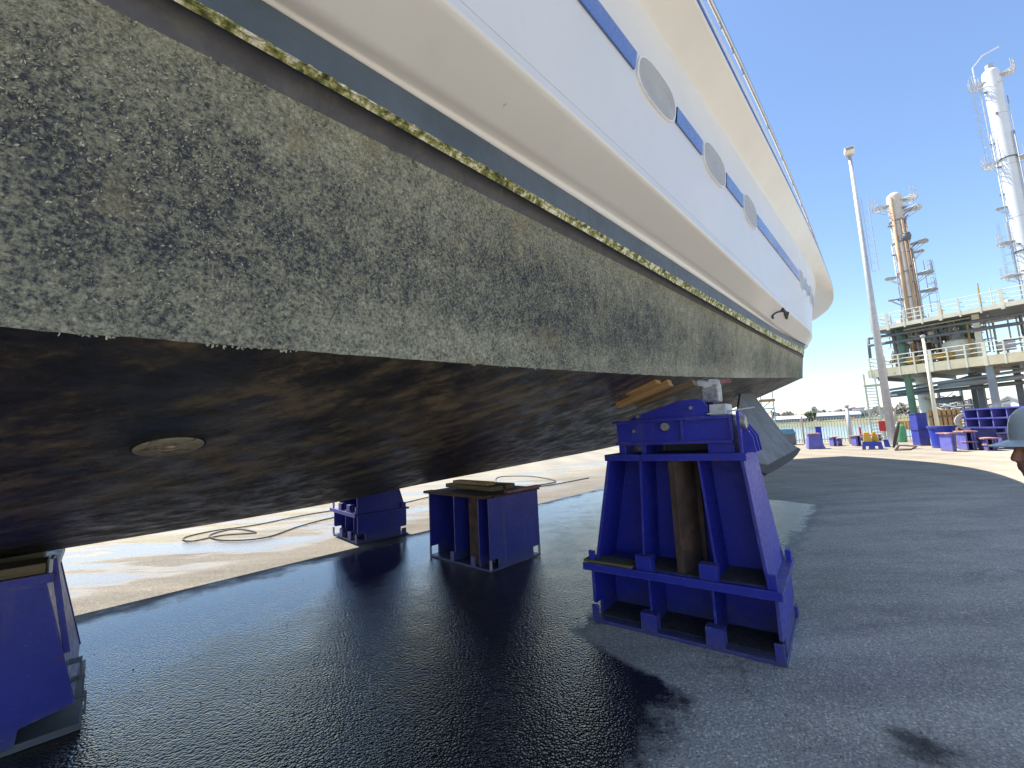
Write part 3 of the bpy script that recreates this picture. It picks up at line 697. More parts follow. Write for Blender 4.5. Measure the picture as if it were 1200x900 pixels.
    n = len(o); mid = [p + back * .03 for p in o]; face = [cen + (p - cen) * .985 - back * .004 for p in o]; rear = [cen + (p - cen) * .84 + back * .09 for p in o]
    MB().add(o + face, [tuple(range(n, 2 * n))] + [(k, (k + 1) % n, n + (k + 1) % n, n + k) for k in range(n)]).build('stabiliser_fin', M['fin'], Y)
    low = list(range(7, 13)); wl_ = [o[k] - back * .007 for k in low]; wi_ = [o[k] + (cen - o[k]) * (.05 + .14 * sin(pi * (q_ + .6) / 6.4)) - back * .009 for q_, k in enumerate(low)]
    MB().add(wl_ + wi_, [(k, k + 1, 7 + k, 6 + k) for k in range(5)]).build('dark_edge', M['finedge'], Y)  # dark strip along the fin's lower edge
    MB().add(o + mid + rear, [tuple(range(3 * n - 1, 2 * n - 1, -1))] + [(k, n + k, n + (k + 1) % n, (k + 1) % n) for k in range(n)] + [(n + k, 2 * n + k, 2 * n + (k + 1) % n, n + (k + 1) % n) for k in range(n)]).build('fin_edge', M['finedge'], Y)
    return Y
build_yacht()

# ------------------------------------------------------------------ steel supports
def lug(parent, X, mat, s, d, z, w=.13, dep=.10, h=.13, back=True):
    mb = MB(); th = .018
    mb.box((s - w / 2, d, z), (s + w / 2, d + th, z + h), X).box((s - w / 2, d + th, z + h - th), (s + w / 2, d + dep, z + h), X)
    if back: mb.box((s + w / 2 - th, d + dep * .55, z), (s + w / 2, d + dep, z + h - th), X)
    return mb.build('lug', mat, parent, bevel=.003)
def make_trestle(name, P0, heading, W_, D_, label, mat, group, head=True, zl_=.455, ztop=1.38, tin=(.04, .22, 1.38, 1.30), detail=True):
    """P0 front left foot; front runs along heading; depth behind"""
    e = Vector((sin(heading), cos(heading), 0)); nn = Vector((-e.y, e.x, 0))
    X = Matrix.Translation(Vector((P0[0], P0[1], 0))) @ Matrix((e, nn, Vector((0, 0, 1)))).transposed().to_4x4()
    T = thing(name, X @ Vector((W_ / 2, D_ / 2, 0)), label, 'trestle', group)
    q = W_ / 1.42
    MB().box((-.01, -.01, .002), (W_ + .01, D_, .03), X).build('base_plate', mat, T, bevel=.004)
    MB().box((.03, .09, .0305), (W_ - .03, D_ * .46, .036), X).build('grit', M['dirt'], T)['kind'] = 'stuff'
    for s0 in (0, W_ - .024):
        # side plate with a notch at each lower corner
        pr = [(0.0, .03), (0, zl_), (D_ - .02, zl_), (D_ - .02, .03), (D_ - .13, .03), (D_ - .13, .15), (D_ - .15, .15), (D_ - .15, .03)]
        pr = [(.13, .031), (.13, .15), (.02, .15), (.0, .17), (0, zl_), (D_ - .02, zl_), (D_ - .02, .17), (D_ - .04, .15), (D_ - .13, .15), (D_ - .13, .031)]
        MB().prism([X @ Vector((s0, d, z)) for d, z in pr], X.to_3x3() @ Vector((.024, 0, 0))).build('side_plate', M['blueskylit'] if s0 > .5 and detail else mat, T, bevel=.003)
    MB().box((.024, D_ * .46, .03), (W_ - .024, D_ * .46 + .02, zl_), X).build('lower_web', mat, T)
    for s in (.49, .98):
        MB().box((s * q - .009, .07, .031), (s * q + .009, D_ * .46, zl_), X).build('lower_rib', mat, T)
    MB().box((-.05, -.045, zl_), (W_ + .035, D_ + .02, zl_ + .028), X).build('ledge', mat, T, bevel=.004)
    MB().box((-.05, -.06, zl_ - .012), (W_ + .035, -.046, zl_ + .05), X).build('ledge_front', mat, T, bevel=.003)
    zb = zl_ + .028
    a0, a1, b0, b1 = [t * q for t in tin]; dt, db = D_ * .70, D_ * .96
    MB().box((a0, .01, zb), (b0, db, zb + .02), X).build('upper_base', mat, T, bevel=.003)
    zb2 = zb + .02
    for sA, sB, w in ((a0, a1, .024), (b0 - .024, b1 - .024, .024)):
        pts = [X @ Vector(p) for p in ((sA, .01, zb2), (sA, db, zb2), (sB, dt, ztop), (sB, .01, ztop))]
        MB().prism(pts, X.to_3x3() @ Vector((w, 0, 0))).build('upper_side_plate', M['blueskylit'] if sA > .5 and detail else mat, T, bevel=.003)
    dm = D_ * .42
    MB().prism([X @ Vector(p) for p in ((a0 + .02, dm, zb2), (b0 - .02, dm, zb2), (b1 - .02, dm, ztop), (a1 + .02, dm, ztop))], X.to_3x3() @ Vector((0, .02, 0))).build('upper_web', mat, T)
    if detail:
        for sb, st in ((.465, .505), (1.03, .97)):
            MB().prism([X @ Vector(p) for p in ((sb * q, .03, zb2), (sb * q, dm, zb2), (st * q, dm, ztop), (st * q, .03, ztop))], X.to_3x3() @ Vector((.016, 0, 0))).build('upper_rib', mat, T)
        mb = MB(); mb.hexa([X @ Vector(p) for p in ((.735, .05, zb2), (.79, .03, zb2), (.87, .30, zb2), (.82, .32, zb2))], [X @ Vector(p) for p in ((.735, .05, ztop), (.79, .03, ztop), (.87, .30, ztop), (.82, .32, ztop))]); mb.box((.735, .345, zb2), (.90, .36, ztop), X)
        mb.build('brown_column', M['brownrib'], T, bevel=.003)
        MB().box((.3, .02, zb2 + .0005), (1.34, dm, zb2 + .006), X).build('ledge_grit', M['dirt'], T)['kind'] = 'stuff'
    MB().box((a1 - .015, -.005, ztop), (b1 + .02, dt + .03, ztop + .055), X).build('top_plate', mat, T, bevel=.004)
    for s in (.49, .985):
        lug(T, X, mat, s * q, -.012, .031); lug(T, X, mat, s * q, -.03, zb + .001)
    for z in (.031, zb + .001):
        for s in (.055, W_ - .055):
            mb = MB(); mb.box((s - .06, -.018, z), (s - .045, .02, z + .13), X).box((s + .045, -.018, z), (s + .06, .02, z + .13), X) if False else mb.box((s - .06 if s < .5 else s + .0, -.022, z), (s + .0 if s < .5 else s + .06, -.005, z + .12), X)
            mb.build('corner_lug', mat, T, bevel=.003)
        mb = MB(); mb.box((W_ + .001 - .02 * (z > .1), D_ - .12, z), (W_ + .025, D_ - .04, z + .09), X); mb.build('rear_lug', mat, T, bevel=.003)
    if head:
        z0 = ztop + .055
        for s0, s1 in ((a1 + .10, a1 + .16), (a1 + .30, a1 + .34), (b1 - .25, b1 - .06)):
            MB().box((s0, .06, z0), (s1, dt - .08, z0 + .075), X).build('spacer', mat, T, bevel=.003)
        MB().box((a1 + .345, dt - .14, z0), (b1 - .26, dt - .12, z0 + .0745), X).build('gap_filler', M['galvdark'], T)  # filler plate added to darken the gap under the girder
        zg0, zg1 = z0 + .075, z0 + .29; sA, sB = a1 + .085, b1 - .045
        MB().box((sA - .0, .03, zg0), (sB - .02, dt - .05, zg0 + .025), X).build('girder_flange', mat, T, bevel=.003)
        MB().box((sA - .02, .03, zg1 - .025), (sB, dt - .05, zg1), X).build('girder_flange', mat, T, bevel=.003)
        MB().box((sA + .005, .065, zg0 + .025), (sB - .03, .085, zg1 - .025), X).build('girder_web', mat, T)
        MB().box((sA + .005, dt - .11, zg0 + .025), (sB - .03, dt - .09, zg1 - .025), X).build('girder_web', mat, T)
        for s in (.865, sB - .03):
            MB().box((s, .034, zg0 + .025), (s + .02, .40, zg1 - .025), X).build('stiffener', mat, T)
        Xy = X.to_3x3() @ Matrix.Rotation(radians(90), 3, 'X')
        def bolt(s, d, z, r, l_=.03, nm='bolt', XX=Xy):
            MB().lathe([(0.0001, 0), (r, 0), (r, l_ * .8), (r * .9, l_), (.0001, l_)], X @ Vector((s, d, z)), 6 if r < .025 else 20, XX).build(nm, M['zinc'], T)
        bolt(.74, .066, 1.655, .036); bolt(.475, .066, 1.63, .018)
        # tilted saddle
        sad = [(a1 + .21, zg1), (a1 + .235, zg1 + .025), (.80, 1.845), (.86, 1.862), (1.0, 1.868), (1.045, 1.85), (1.075, 1.80), (1.085, zg1)]
        for d in (.07, .38):
            MB().prism([X @ Vector((s, d, z)) for s, z in sad], X.to_3x3() @ Vector((0, .028, 0))).build('saddle_plate', mat, T, bevel=.003)
        MB().prism([X @ Vector((s, .098, z)) for s, z in ((.55, zg1 + .002), (.80, 1.80), (1.0, 1.835), (1.06, zg1 + .002))], X.to_3x3() @ Vector((0, .28, 0))).build('saddle_core', mat, T)
        bolt(.955, .071, 1.795, .016); bolt(.515, .071, 1.752, .016)
        MB().box((1.09, .05, zg1 + .001), (1.21, .30, zg1 + .085), X @ Matrix.Translation((0, 0, 0))).build('white_pad', M['white'], T, bevel=.006)
        # taped post up to the hull
        MB().box((1.00, .24, 1.84), (1.13, .40, 2.025), X).build('taped_post', M['tape'], T, bevel=.012)
        mb = MB()
        for s, d, z, a in ((1.01, .225, 2.0, .3), (1.05, .228, 1.985, -.2), (1.10, .232, 2.005, .1)):
            R = X @ Matrix.Translation((s, d, z)) @ Matrix.Rotation(a, 4, 'Y'); mb.box((-.03, 0, -.025), (.035, .006, .02), R)
        mb.build('tape_strip', M['white'], T)
        R = X @ Matrix.Translation((1.17, .30, 2.005)); MB().box((-.03, 0, -.018), (.05, .008, .018), R).build('red_tape', M['rustpink'], T)
        # right hand bracket, pin and loose flat bar
        MB().prism([X @ Vector((b1 - .02, d, z)) for d, z in ((.0, z0), (.0, 1.745), (.10, 1.745), (.36, 1.60), (.42, z0))], X.to_3x3() @ Vector((.022, 0, 0))).build('end_bracket', mat, T, bevel=.003)
        for dd in (.10, .26, .40):
            MB().prism([X @ Vector((b1 + .002, dd, z)) + (X.to_3x3() @ Vector((s, 0, 0))) for s, z in ((0, z0), (.075, z0), (.06, z0 + .12), (0, z0 + .22))], X.to_3x3() @ Vector((0, .018, 0))).build('gusset', mat, T)
        Xx = X.to_3x3() @ Matrix.Rotation(radians(90), 3, 'Y')
        bolt(b1 + .002, .05, 1.66, .05, .035, 'pin', Xx); bolt(b1 + .002, .12, 1.58, .018, .04, 'bolt', Xx)
        R = X @ Matrix.Translation((1.08, .02, zg1 + .008)) @ Matrix.Rotation(radians(-6), 4, 'Y') @ Matrix.Rotation(radians(22), 4, 'Z')
        MB().box((0, 0, 0), (.34, .06, .009), R).build('flat_bar', M['galv'], T)
    return T, X
GRP = 'steel trestles under the bilges of the yacht'
TF = ground(697, 728); TH = radians(90 + 36.8)
T1, TX = make_trestle('bilge_trestle', TF, TH, 1.42, .95, 'tall blue tapered steel trestle with tilted saddle under near side of hull', M['blue'], GRP)
AF = ground(419, 638)
hdA = radians(138)
e_ = Vector((sin(hdA), cos(hdA), 0))
make_trestle('bilge_trestle', AF - e_ * 1.08, hdA, 1.08, .90, 'low looking blue trestle behind keel under the far side of hull', M['bluedark'], GRP, head=False, zl_=.44, ztop=1.35, tin=(.30, .44, 1.40, 1.28), detail=False)

def make_keel_block():
    F = ground(575.8, 671.5); ha = radians(43.5)
    e = Vector((sin(ha - pi / 2), cos(ha - pi / 2), 0)); nn = Vector((sin(ha), cos(ha), 0))       # e: to the left, nn: away
    X = Matrix.Translation(F) @ Matrix((e, nn, Vector((0, 0, 1)))).transposed().to_4x4()
    B = thing('keel_block', X @ Vector((.6, .45, 0)), 'square blue keel block with rusty top plate and packing timbers, middle of the hull', 'keel block', 'keel blocks under the yacht')
    W_, D_, H_ = 1.26, .93, .875; mat = M['bluedark']
    MB().box((0, 0, .002), (W_, D_, .025), X).build('base_plate', mat, B)
    def sidep(s0):
        pr = [(.14, .026), (.14, .14), (.0, .14), (0, H_), (D_, H_), (D_, .14), (D_ - .14, .14), (D_ - .14, .026)]
        MB().prism([X @ Vector((s0, d, z)) for d, z in pr], X.to_3x3() @ Vector((.022, 0, 0))).build('side_plate', M['bluefade'] if s0 < .1 else mat, B, bevel=.003)
    sidep(0); sidep(W_ - .022)
    MB().box((.022, D_ * .55, .025), (W_ - .022, D_ * .55 + .02, H_), X).build('web', mat, B)
    for s in (.23, .72): MB().box((s, .03, .026), (s + .016, D_ * .55, H_), X).build('rib', mat, B)
    MB().box((.26, .10, .026), (.50, .13, H_), X).build('brown_plate', M['rust'], B)
    for s, d in ((.30, .0), (.72, .0), (.20, .25), (.55, .25)):
        MB().box((s, d, .026), (s + .07, d + .02, .14), X).build('lug', M['bluelav'], B)
    for s in (0.0, W_ - .02):
        for d in (-.005, D_ - .02): MB().box((s, d, .026), (s + .02, d + .025, .139), X).build('corner_lug', M['galv'], B)
    MB().box((.03, -.05, H_), (W_ + .06, .1, H_ + .035), X).build('front_top_flange', M['rust'], B, bevel=.003)
    MB().box((-.0, .101, H_), (W_ + .04, D_ + .05, H_ + .03), X).build('top_plate', M['rust'], B, bevel=.003)
    MB().box((-.03, .33, H_ + .031), (.05, D_ + .05, H_ + .062), X).build('edge_strip', M['rustpink'], B)
    return B, X
KB, KX = make_keel_block()
def plank(name, X, a, b, mat, label, group, cat='timber'):
    cx = Vector(((a[0] + b[0]) / 2, (a[1] + b[1]) / 2, (a[2] + b[2]) / 2)); h = Vector(((b[0] - a[0]) / 2, (b[1] - a[1]) / 2, (b[2] - a[2]) / 2))
    R = X @ Matrix.Translation(cx); mb = MB(); mb.box(-h, h, R)
    o = mb.build(name, mat, bevel=.004, X=R); return tag(o, label, cat, group)
GP = 'packing timbers on the keel block'
zt = .938
plank('packing_timber', KX @ Matrix.Rotation(.05, 4, 'Z'), (.12, .16, zt), (1.15, .36, zt + .055), M['timberdark'], 'dark lower packing timber nearest the front on the square keel block', GP)
plank('packing_timber', KX @ Matrix.Rotation(-.04, 4, 'Z'), (.10, .44, zt), (1.18, .62, zt + .06), M['timberdark'], 'dark lower packing timber at the back on the square keel block', GP)
plank('packing_timber', KX @ Matrix.Rotation(.02, 4, 'Z'), (.24, .20, zt + .062), (.98, .34, zt + .105), M['timber'], 'pale yellow upper packing timber wedged between square keel block and keel', GP)

# near left keel stand
def make_left_stand():
    C0 = ground(95, 855); ha = radians(46); a = Vector((sin(ha), cos(ha), 0)); b_ = Vector((-a.y, a.x, 0))   # a: along the keel, b_: inboard
    X = Matrix.Translation(C0) @ Matrix((a, b_, Vector((0, 0, 1)))).transposed().to_4x4()
    B = thing('keel_stand', X @ Vector((-.7, .6, 0)), 'tapered dark blue keel stand with cut out foot at left edge under hull', 'keel block', 'keel blocks under the yacht')
    mat = M['bluedark']; L_ = 1.5; D_ = 1.15
    MB().box((-L_, 0, .002), (.0, D_, .03), X).build('base_plate', M['galvdark'], B, bevel=.003)
    for d0 in (0.0, D_ - .024):
        pr = [(-.27, .031), (-.26, .12), (-.03, .165), (-.035, .17), (-.19, .90), (-L_ + .19, .90), (-L_ + .03, .17), (-L_ + .38, .13), (-L_ + .40, .031)]
        MB().prism([X @ Vector((s, d0, z)) for s, z in pr], X.to_3x3() @ Vector((0, .024, 0))).build('side_plate', mat, B, bevel=.003)
    for s0, s1 in ((-.06, -.217), (-L_ + .03, -L_ + .18)):
        MB().prism([X @ Vector(p) for p in ((s0, .03, .16), (s0, D_ - .03, .16), (s1, D_ - .03, .90), (s1, .03, .90))], X.to_3x3() @ Vector((.02, 0, 0))).build('end_plate', mat, B)
    # outer rim strip of the end and the stepped lugs
    MB().prism([X @ Vector(p) for p in ((-.10, .025, .46), (-.10, .045, .46), (-.185, .045, 1.03), (-.185, .025, 1.03))], X.to_3x3() @ Vector((.03, 0, 0))).build('rim_strip', mat, B, bevel=.003)
    for s, z, d in ((-.06, .36, .1), (-.045, .25, .1), (-.03, .12, .16)):
        mb = MB(); mb.box((s - .02, d, z), (s + .045, d + .07, z + .012), X).box((s + .035, d, z - .10), (s + .045, d + .07, z), X); mb.build('lug', M['galvdark'], B)
    mb = MB(); mb.box((-.27, -.004, .03), (.0, .02, .045), X).box((-.012, -.004, .045), (-.0, .02, .165), X); mb.build('foot_bracket', M['galvdark'], B)
    MB().box((-L_ + .16, -.01, .90), (-.16, D_, .955), X).build('top_plate', mat, B, bevel=.003)
    mb = MB(); mb.box((-.185, .0, .956), (-.170, .14, 1.035), X); mb.build('top_clip', M['galv'], B)
    plank('packing_timber', X, (-1.25, .02, .957), (-.20, .26, 1.015), M['timberdark'], 'thick packing timber on the left keel stand, tight under the keel', 'packing timbers on the left keel stand')
    plank('packing_timber', X, (-1.25, .50, .957), (-.24, .74, 1.015), M['timberdark'], 'thick packing timber set further back on the left keel stand', 'packing timbers on the left keel stand')
make_left_stand()

# pale timber wedges between saddle and hull
def wedge_from(pa, pb, d, w, h, mat, label, name='timber_wedge'):
    pl_ = Plane(TF, TH)
    def loc(px, py, d_):
        r = ray(px, py); o = Vector((TF.x, TF.y, 0)) + TX.to_3x3() @ Vector((0, d_, 0)); nn = TX.to_3x3() @ Vector((0, 1, 0))
        return EYE + r * (nn.dot(o - EYE) / nn.dot(r))
    A, B_ = loc(pa[0], pa[1], d), loc(pb[0], pb[1], d); ax = (B_ - A); ln = ax.length; ax.normalize()
    side = TX.to_3x3() @ Vector((0, 1, 0)); side = (side - ax * side.dot(ax)).normalized(); up = ax.cross(side)
    if up.z < 0: up = -up; side = -side if ax.cross(side).z < 0 else side
    R = Matrix.Translation((A + B_) / 2) @ Matrix((ax, side, ax.cross(side))).transposed().to_4x4()
    o = MB().box((-ln / 2, 0, -h / 2), (ln / 2, w, h / 2), R).build(name, mat, bevel=.003, X=R)
    return tag(o, label, 'timber', 'timber wedges on the near trestle')
wedge_from((722, 475), (783, 448), -.26, .10, .050, M['timber'], 'longest pale timber wedge, lowest of those above the near trestle saddle')
wedge_from((733, 461), (768, 446), -.40, .12, .030, M['timber'], 'short pale timber board, topmost and leftmost above the near trestle saddle')
wedge_from((744, 474), (812, 448), -.10, .14, .045, M['timberdark'], 'darker timber wedge behind the pale ones above the near trestle saddle')
plank('ledge_board', TX, (-.045, -.05, .507), (.40, .13, .530), M['mossy'], 'short mossy board lying on left end of the near trestle ledge', None, 'board')

# ------------------------------------------------------------------ hose on the ground beyond the keel
def smooth_path(P, k=10):
    out = []
    for i in range(len(P) - 1):
        p0, p1, p2, p3 = P[max(0, i - 1)], P[i], P[i + 1], P[min(len(P) - 1, i + 2)]
        for j in range(k):
            t = j / k; out.append(.5 * ((2 * p1) + (p2 - p0) * t + (2 * p0 - 5 * p1 + 4 * p2 - p3) * t * t + (3 * p1 - p0 - 3 * p2 + p3) * t ** 3))
    return out + [P[-1]]
hp = [(405, 596), (360, 603), (300, 615), (250, 622), (216, 630), (225, 634), (262, 627), (300, 624), (275, 620), (246, 627), (262, 633), (310, 630), (350, 617), (392, 606), (470, 590), (520, 578)]
o = MB().tube(smooth_path([ground(x, y, .02) for x, y in hp]), .014, 6).build('hose', M['rubber'], smooth=True)
tag(o, 'black hose in loose loops on sunlit concrete beyond the keel, left of the trestle', 'hose', 'hoses on the ground')
hp = [(560, 580), (590, 574), (640, 567), (650, 563), (620, 558), (585, 559), (583, 566), (600, 572), (640, 569), (690, 560)]
o = MB().tube(smooth_path([ground(x, y, .02) for x, y in hp]), .016, 6).build('hose', M['rubber'], smooth=True)
tag(o, 'black hose loop on sunlit concrete seen just right of square keel block', 'hose', 'hoses on the ground')

# ------------------------------------------------------------------ person at the right edge
def build_person():
    base = ground(1224, 620, 0); d = ray(1228, 535); k = 2.95 / hypot(d.x, d.y); head = EYE + d * k
    hx, hy, hz = head.x, head.y, 1.475            # eye level
    fwd = Vector((-.94, .34, 0)).normalized(); lf = Vector((-fwd.y, fwd.x, 0))
    R3 = Matrix((fwd, lf, Vector((0, 0, 1)))).transposed(); O = Vector((hx, hy, 0))
    def P(f, s, z): return O + fwd * (f - .17 * min(1, max(0, (hz - .10 - z) / .16))) + lf * s + Vector((0, 0, z))
    p = thing('person', O, 'person in pale hard hat and dark jacket at right edge, turned to the left', 'person')
    mb = MB()
    E = lambda c, r: mb.ell(P(*c), r, R3)
    E((-.01, 0, hz + .02), (.098, .077, .118)); E((.03, 0, hz - .06), (.066, .058, .075)); E((.072, 0, hz - .105), (.022, .026, .02))
    for q in ((.092, hz + .0, .013), (.101, hz - .018, .015), (.107, hz - .034, .017)): E((q[0], 0, q[1]), (.017, q[2] * .8, .014))
    E((.087, 0, hz + .025), (.015, .05, .012)); E((.09, 0, hz - .063), (.012, .024, .008)); E((.088, 0, hz - .077), (.012, .022, .009))
    for s in (-1, 1):
        E((.072, .032 * s, hz + .004), (.014, .016, .011)); E((-.015, .079 * s, hz - .02), (.02, .008, .034)); E((.05, .045 * s, hz - .04), (.03, .02, .03))
    mb.tube([P(-.02, 0, hz - .06), P(-.045, 0, hz - .20)], .056, 14)
    # trunk, arms and legs under the clothes, one continuous body
    mb.tube([P(-.05, 0, hz - .18), P(-.05, 0, hz - .34), P(-.04, 0, .98), P(-.045, 0, .86)], .085, 14)
    for s in (-1, 1):
        sh, el, wr = P(-.05, .19 * s, hz - .24), P(-.07, .25 * s, 1.0), P(-.04, .25 * s, .76)
        mb.tube([P(-.05, .06 * s, hz - .23), sh], .045, 12); mb.tube([sh, el], .05, 12, r1=.042); mb.tube([el, wr], .042, 12, r1=.027); mb.ell(el, (.043,) * 3); mb.ell(sh, (.052,) * 3)
        hd = (wr - el).normalized(); side = lf * s; nn = hd.cross(side)
        palm = wr + hd * .05; mb.tube([wr, palm], .027, 10, r1=.034); mb.ell(palm, (.035, .035, .03))
        for i, (off, ln) in enumerate(((-.028, .062), (-.010, .072), (.009, .068), (.026, .055))):
            a = palm + fwd * off + hd * .02; b_ = a + hd * ln * .6; c = b_ + (hd + nn * .5 * s).normalized() * ln * .5
            mb.tube([a, b_, c], .0095, 8, r1=.007)
        a = palm + fwd * .03 - hd * .02; mb.tube([a, a + (fwd + hd * .5).normalized() * .035, a + (fwd * .5 + hd).normalized() * .07], .011, 8, r1=.008)
        hip, kn, an = P(-.045, .09 * s, .88), P(-.02, .10 * s, .47), P(-.05, .10 * s, .08)
        mb.tube([hip, kn], .078, 12, r1=.052); mb.tube([kn, an], .052, 12, r1=.037)
    body = mb.build('body', M['skin'], p, smooth=True)
    r = body.modifiers.new('join', 'REMESH'); r.mode = 'VOXEL'; r.voxel_size = .0075; r.use_smooth_shade = True
    sm = body.modifiers.new('smooth', 'SMOOTH'); sm.iterations = 4; sm.factor = .5
    def cloth(name, parts, mat, vox=.014):
        m_ = MB()
        for f in parts: f(m_)
        o = m_.build(name, mat, p, smooth=True); r = o.modifiers.new('join', 'REMESH'); r.mode = 'VOXEL'; r.voxel_size = vox; r.use_smooth_shade = True
        s_ = o.modifiers.new('smooth', 'SMOOTH'); s_.iterations = 5; return o
    parts = [lambda m_: m_.ell(P(-.05, 0, hz - .36), (.135, .215, .18), R3), lambda m_: m_.ell(P(-.045, 0, 1.0), (.14, .195, .27), R3), lambda m_: m_.tube([P(-.045, 0, hz - .155), P(-.05, 0, hz - .26)], .078, 14, r1=.12)]
    for s in (-1, 1):
        parts += [lambda m_, s=s: m_.tube([P(-.05, .17 * s, hz - .24), P(-.07, .25 * s, 1.0)], .075, 12, r1=.062), lambda m_, s=s: m_.tube([P(-.07, .25 * s, 1.0), P(-.04, .25 * s, .78)], .062, 12, r1=.045), lambda m_, s=s: m_.ell(P(-.07, .25 * s, 1.0), (.064,) * 3), lambda m_, s=s: m_.ell(P(-.05, .165 * s, hz - .245), (.088,) * 3), lambda m_, s=s: m_.tube([P(-.05, .03 * s, hz - .185), P(-.05, .17 * s, hz - .225)], .085, 12)]
    cloth('jacket', parts, M['navy'])
    parts = [lambda m_: m_.ell(P(-.045, 0, .88), (.125, .175, .13), R3)]
    for s in (-1, 1):
        parts += [lambda m_, s=s: m_.tube([P(-.045, .09 * s, .88), P(-.02, .10 * s, .47), P(-.045, .10 * s, .09)], .098, 12, r1=.062)]
    cloth('trousers', parts, M['trouser'])
    for s in (-1, 1):
        m_ = MB(); m_.ell(P(.03, .10 * s, .05), (.14, .05, .05), R3); m_.tube([P(-.045, .10 * s, .02), P(-.045, .10 * s, .20)], .055, 12); m_.box((-.12, -.05, .0), (.16, .05, .02), Matrix.Translation(P(.0, .10 * s, .001)) @ R3.to_4x4())
        o = m_.build('boot', M['boots'], p, smooth=True); r = o.modifiers.new('join', 'REMESH'); r.mode = 'VOXEL'; r.voxel_size = .01; r.use_smooth_shade = True
    # hard hat: crown with brim and peak
    m_ = MB(); bz = hz + .048; prof = [(1.0, 0), (.995, .03), (.95, .07), (.85, .105), (.66, .132), (.38, .148), (.02, .152)]
    seg = 32; vs = []; fs = []
    def ringp(rf, rs, z): return [P(-.012 + rf * cos(2 * pi * k / seg), rs * sin(2 * pi * k / seg), z) for k in range(seg)]
    rings = [ringp(.118 * a, .098 * a, bz + z) for a, z in prof]
    brim = []
    for k in range(seg):
        c_ = cos(2 * pi * k / seg); ext = .022 + .055 * max(0, c_) ** 1.5; brim.append((.118 + ext, .098 + .022, bz - .012 - .012 * max(0, c_)))
    outer = [P(-.012 + brim[k][0] * cos(2 * pi * k / seg), brim[k][1] * sin(2 * pi * k / seg), brim[k][2]) for k in range(seg)]
    under = [q - Vector((0, 0, .005)) for q in outer]; inner = ringp(.11, .09, bz - .008)
    allr = [inner, under, outer] + rings
    for r_ in allr: vs += r_
    for i in range(len(allr) - 1):
        for k in range(seg): fs.append((i * seg + k, i * seg + (k + 1) % seg, (i + 1) * seg + (k + 1) % seg, (i + 1) * seg + k))
    fs.append(tuple((len(allr) - 1) * seg + k for k in range(seg)))
    m_.add(vs, fs).build('hard_hat', M['hat'], p, smooth=True, angle=50)
    m_ = MB(); m_.ell(P(-.035, 0, hz + .0), (.082, .081, .085), R3); m_.build('hair', M['hair'], p, smooth=True)
build_person()

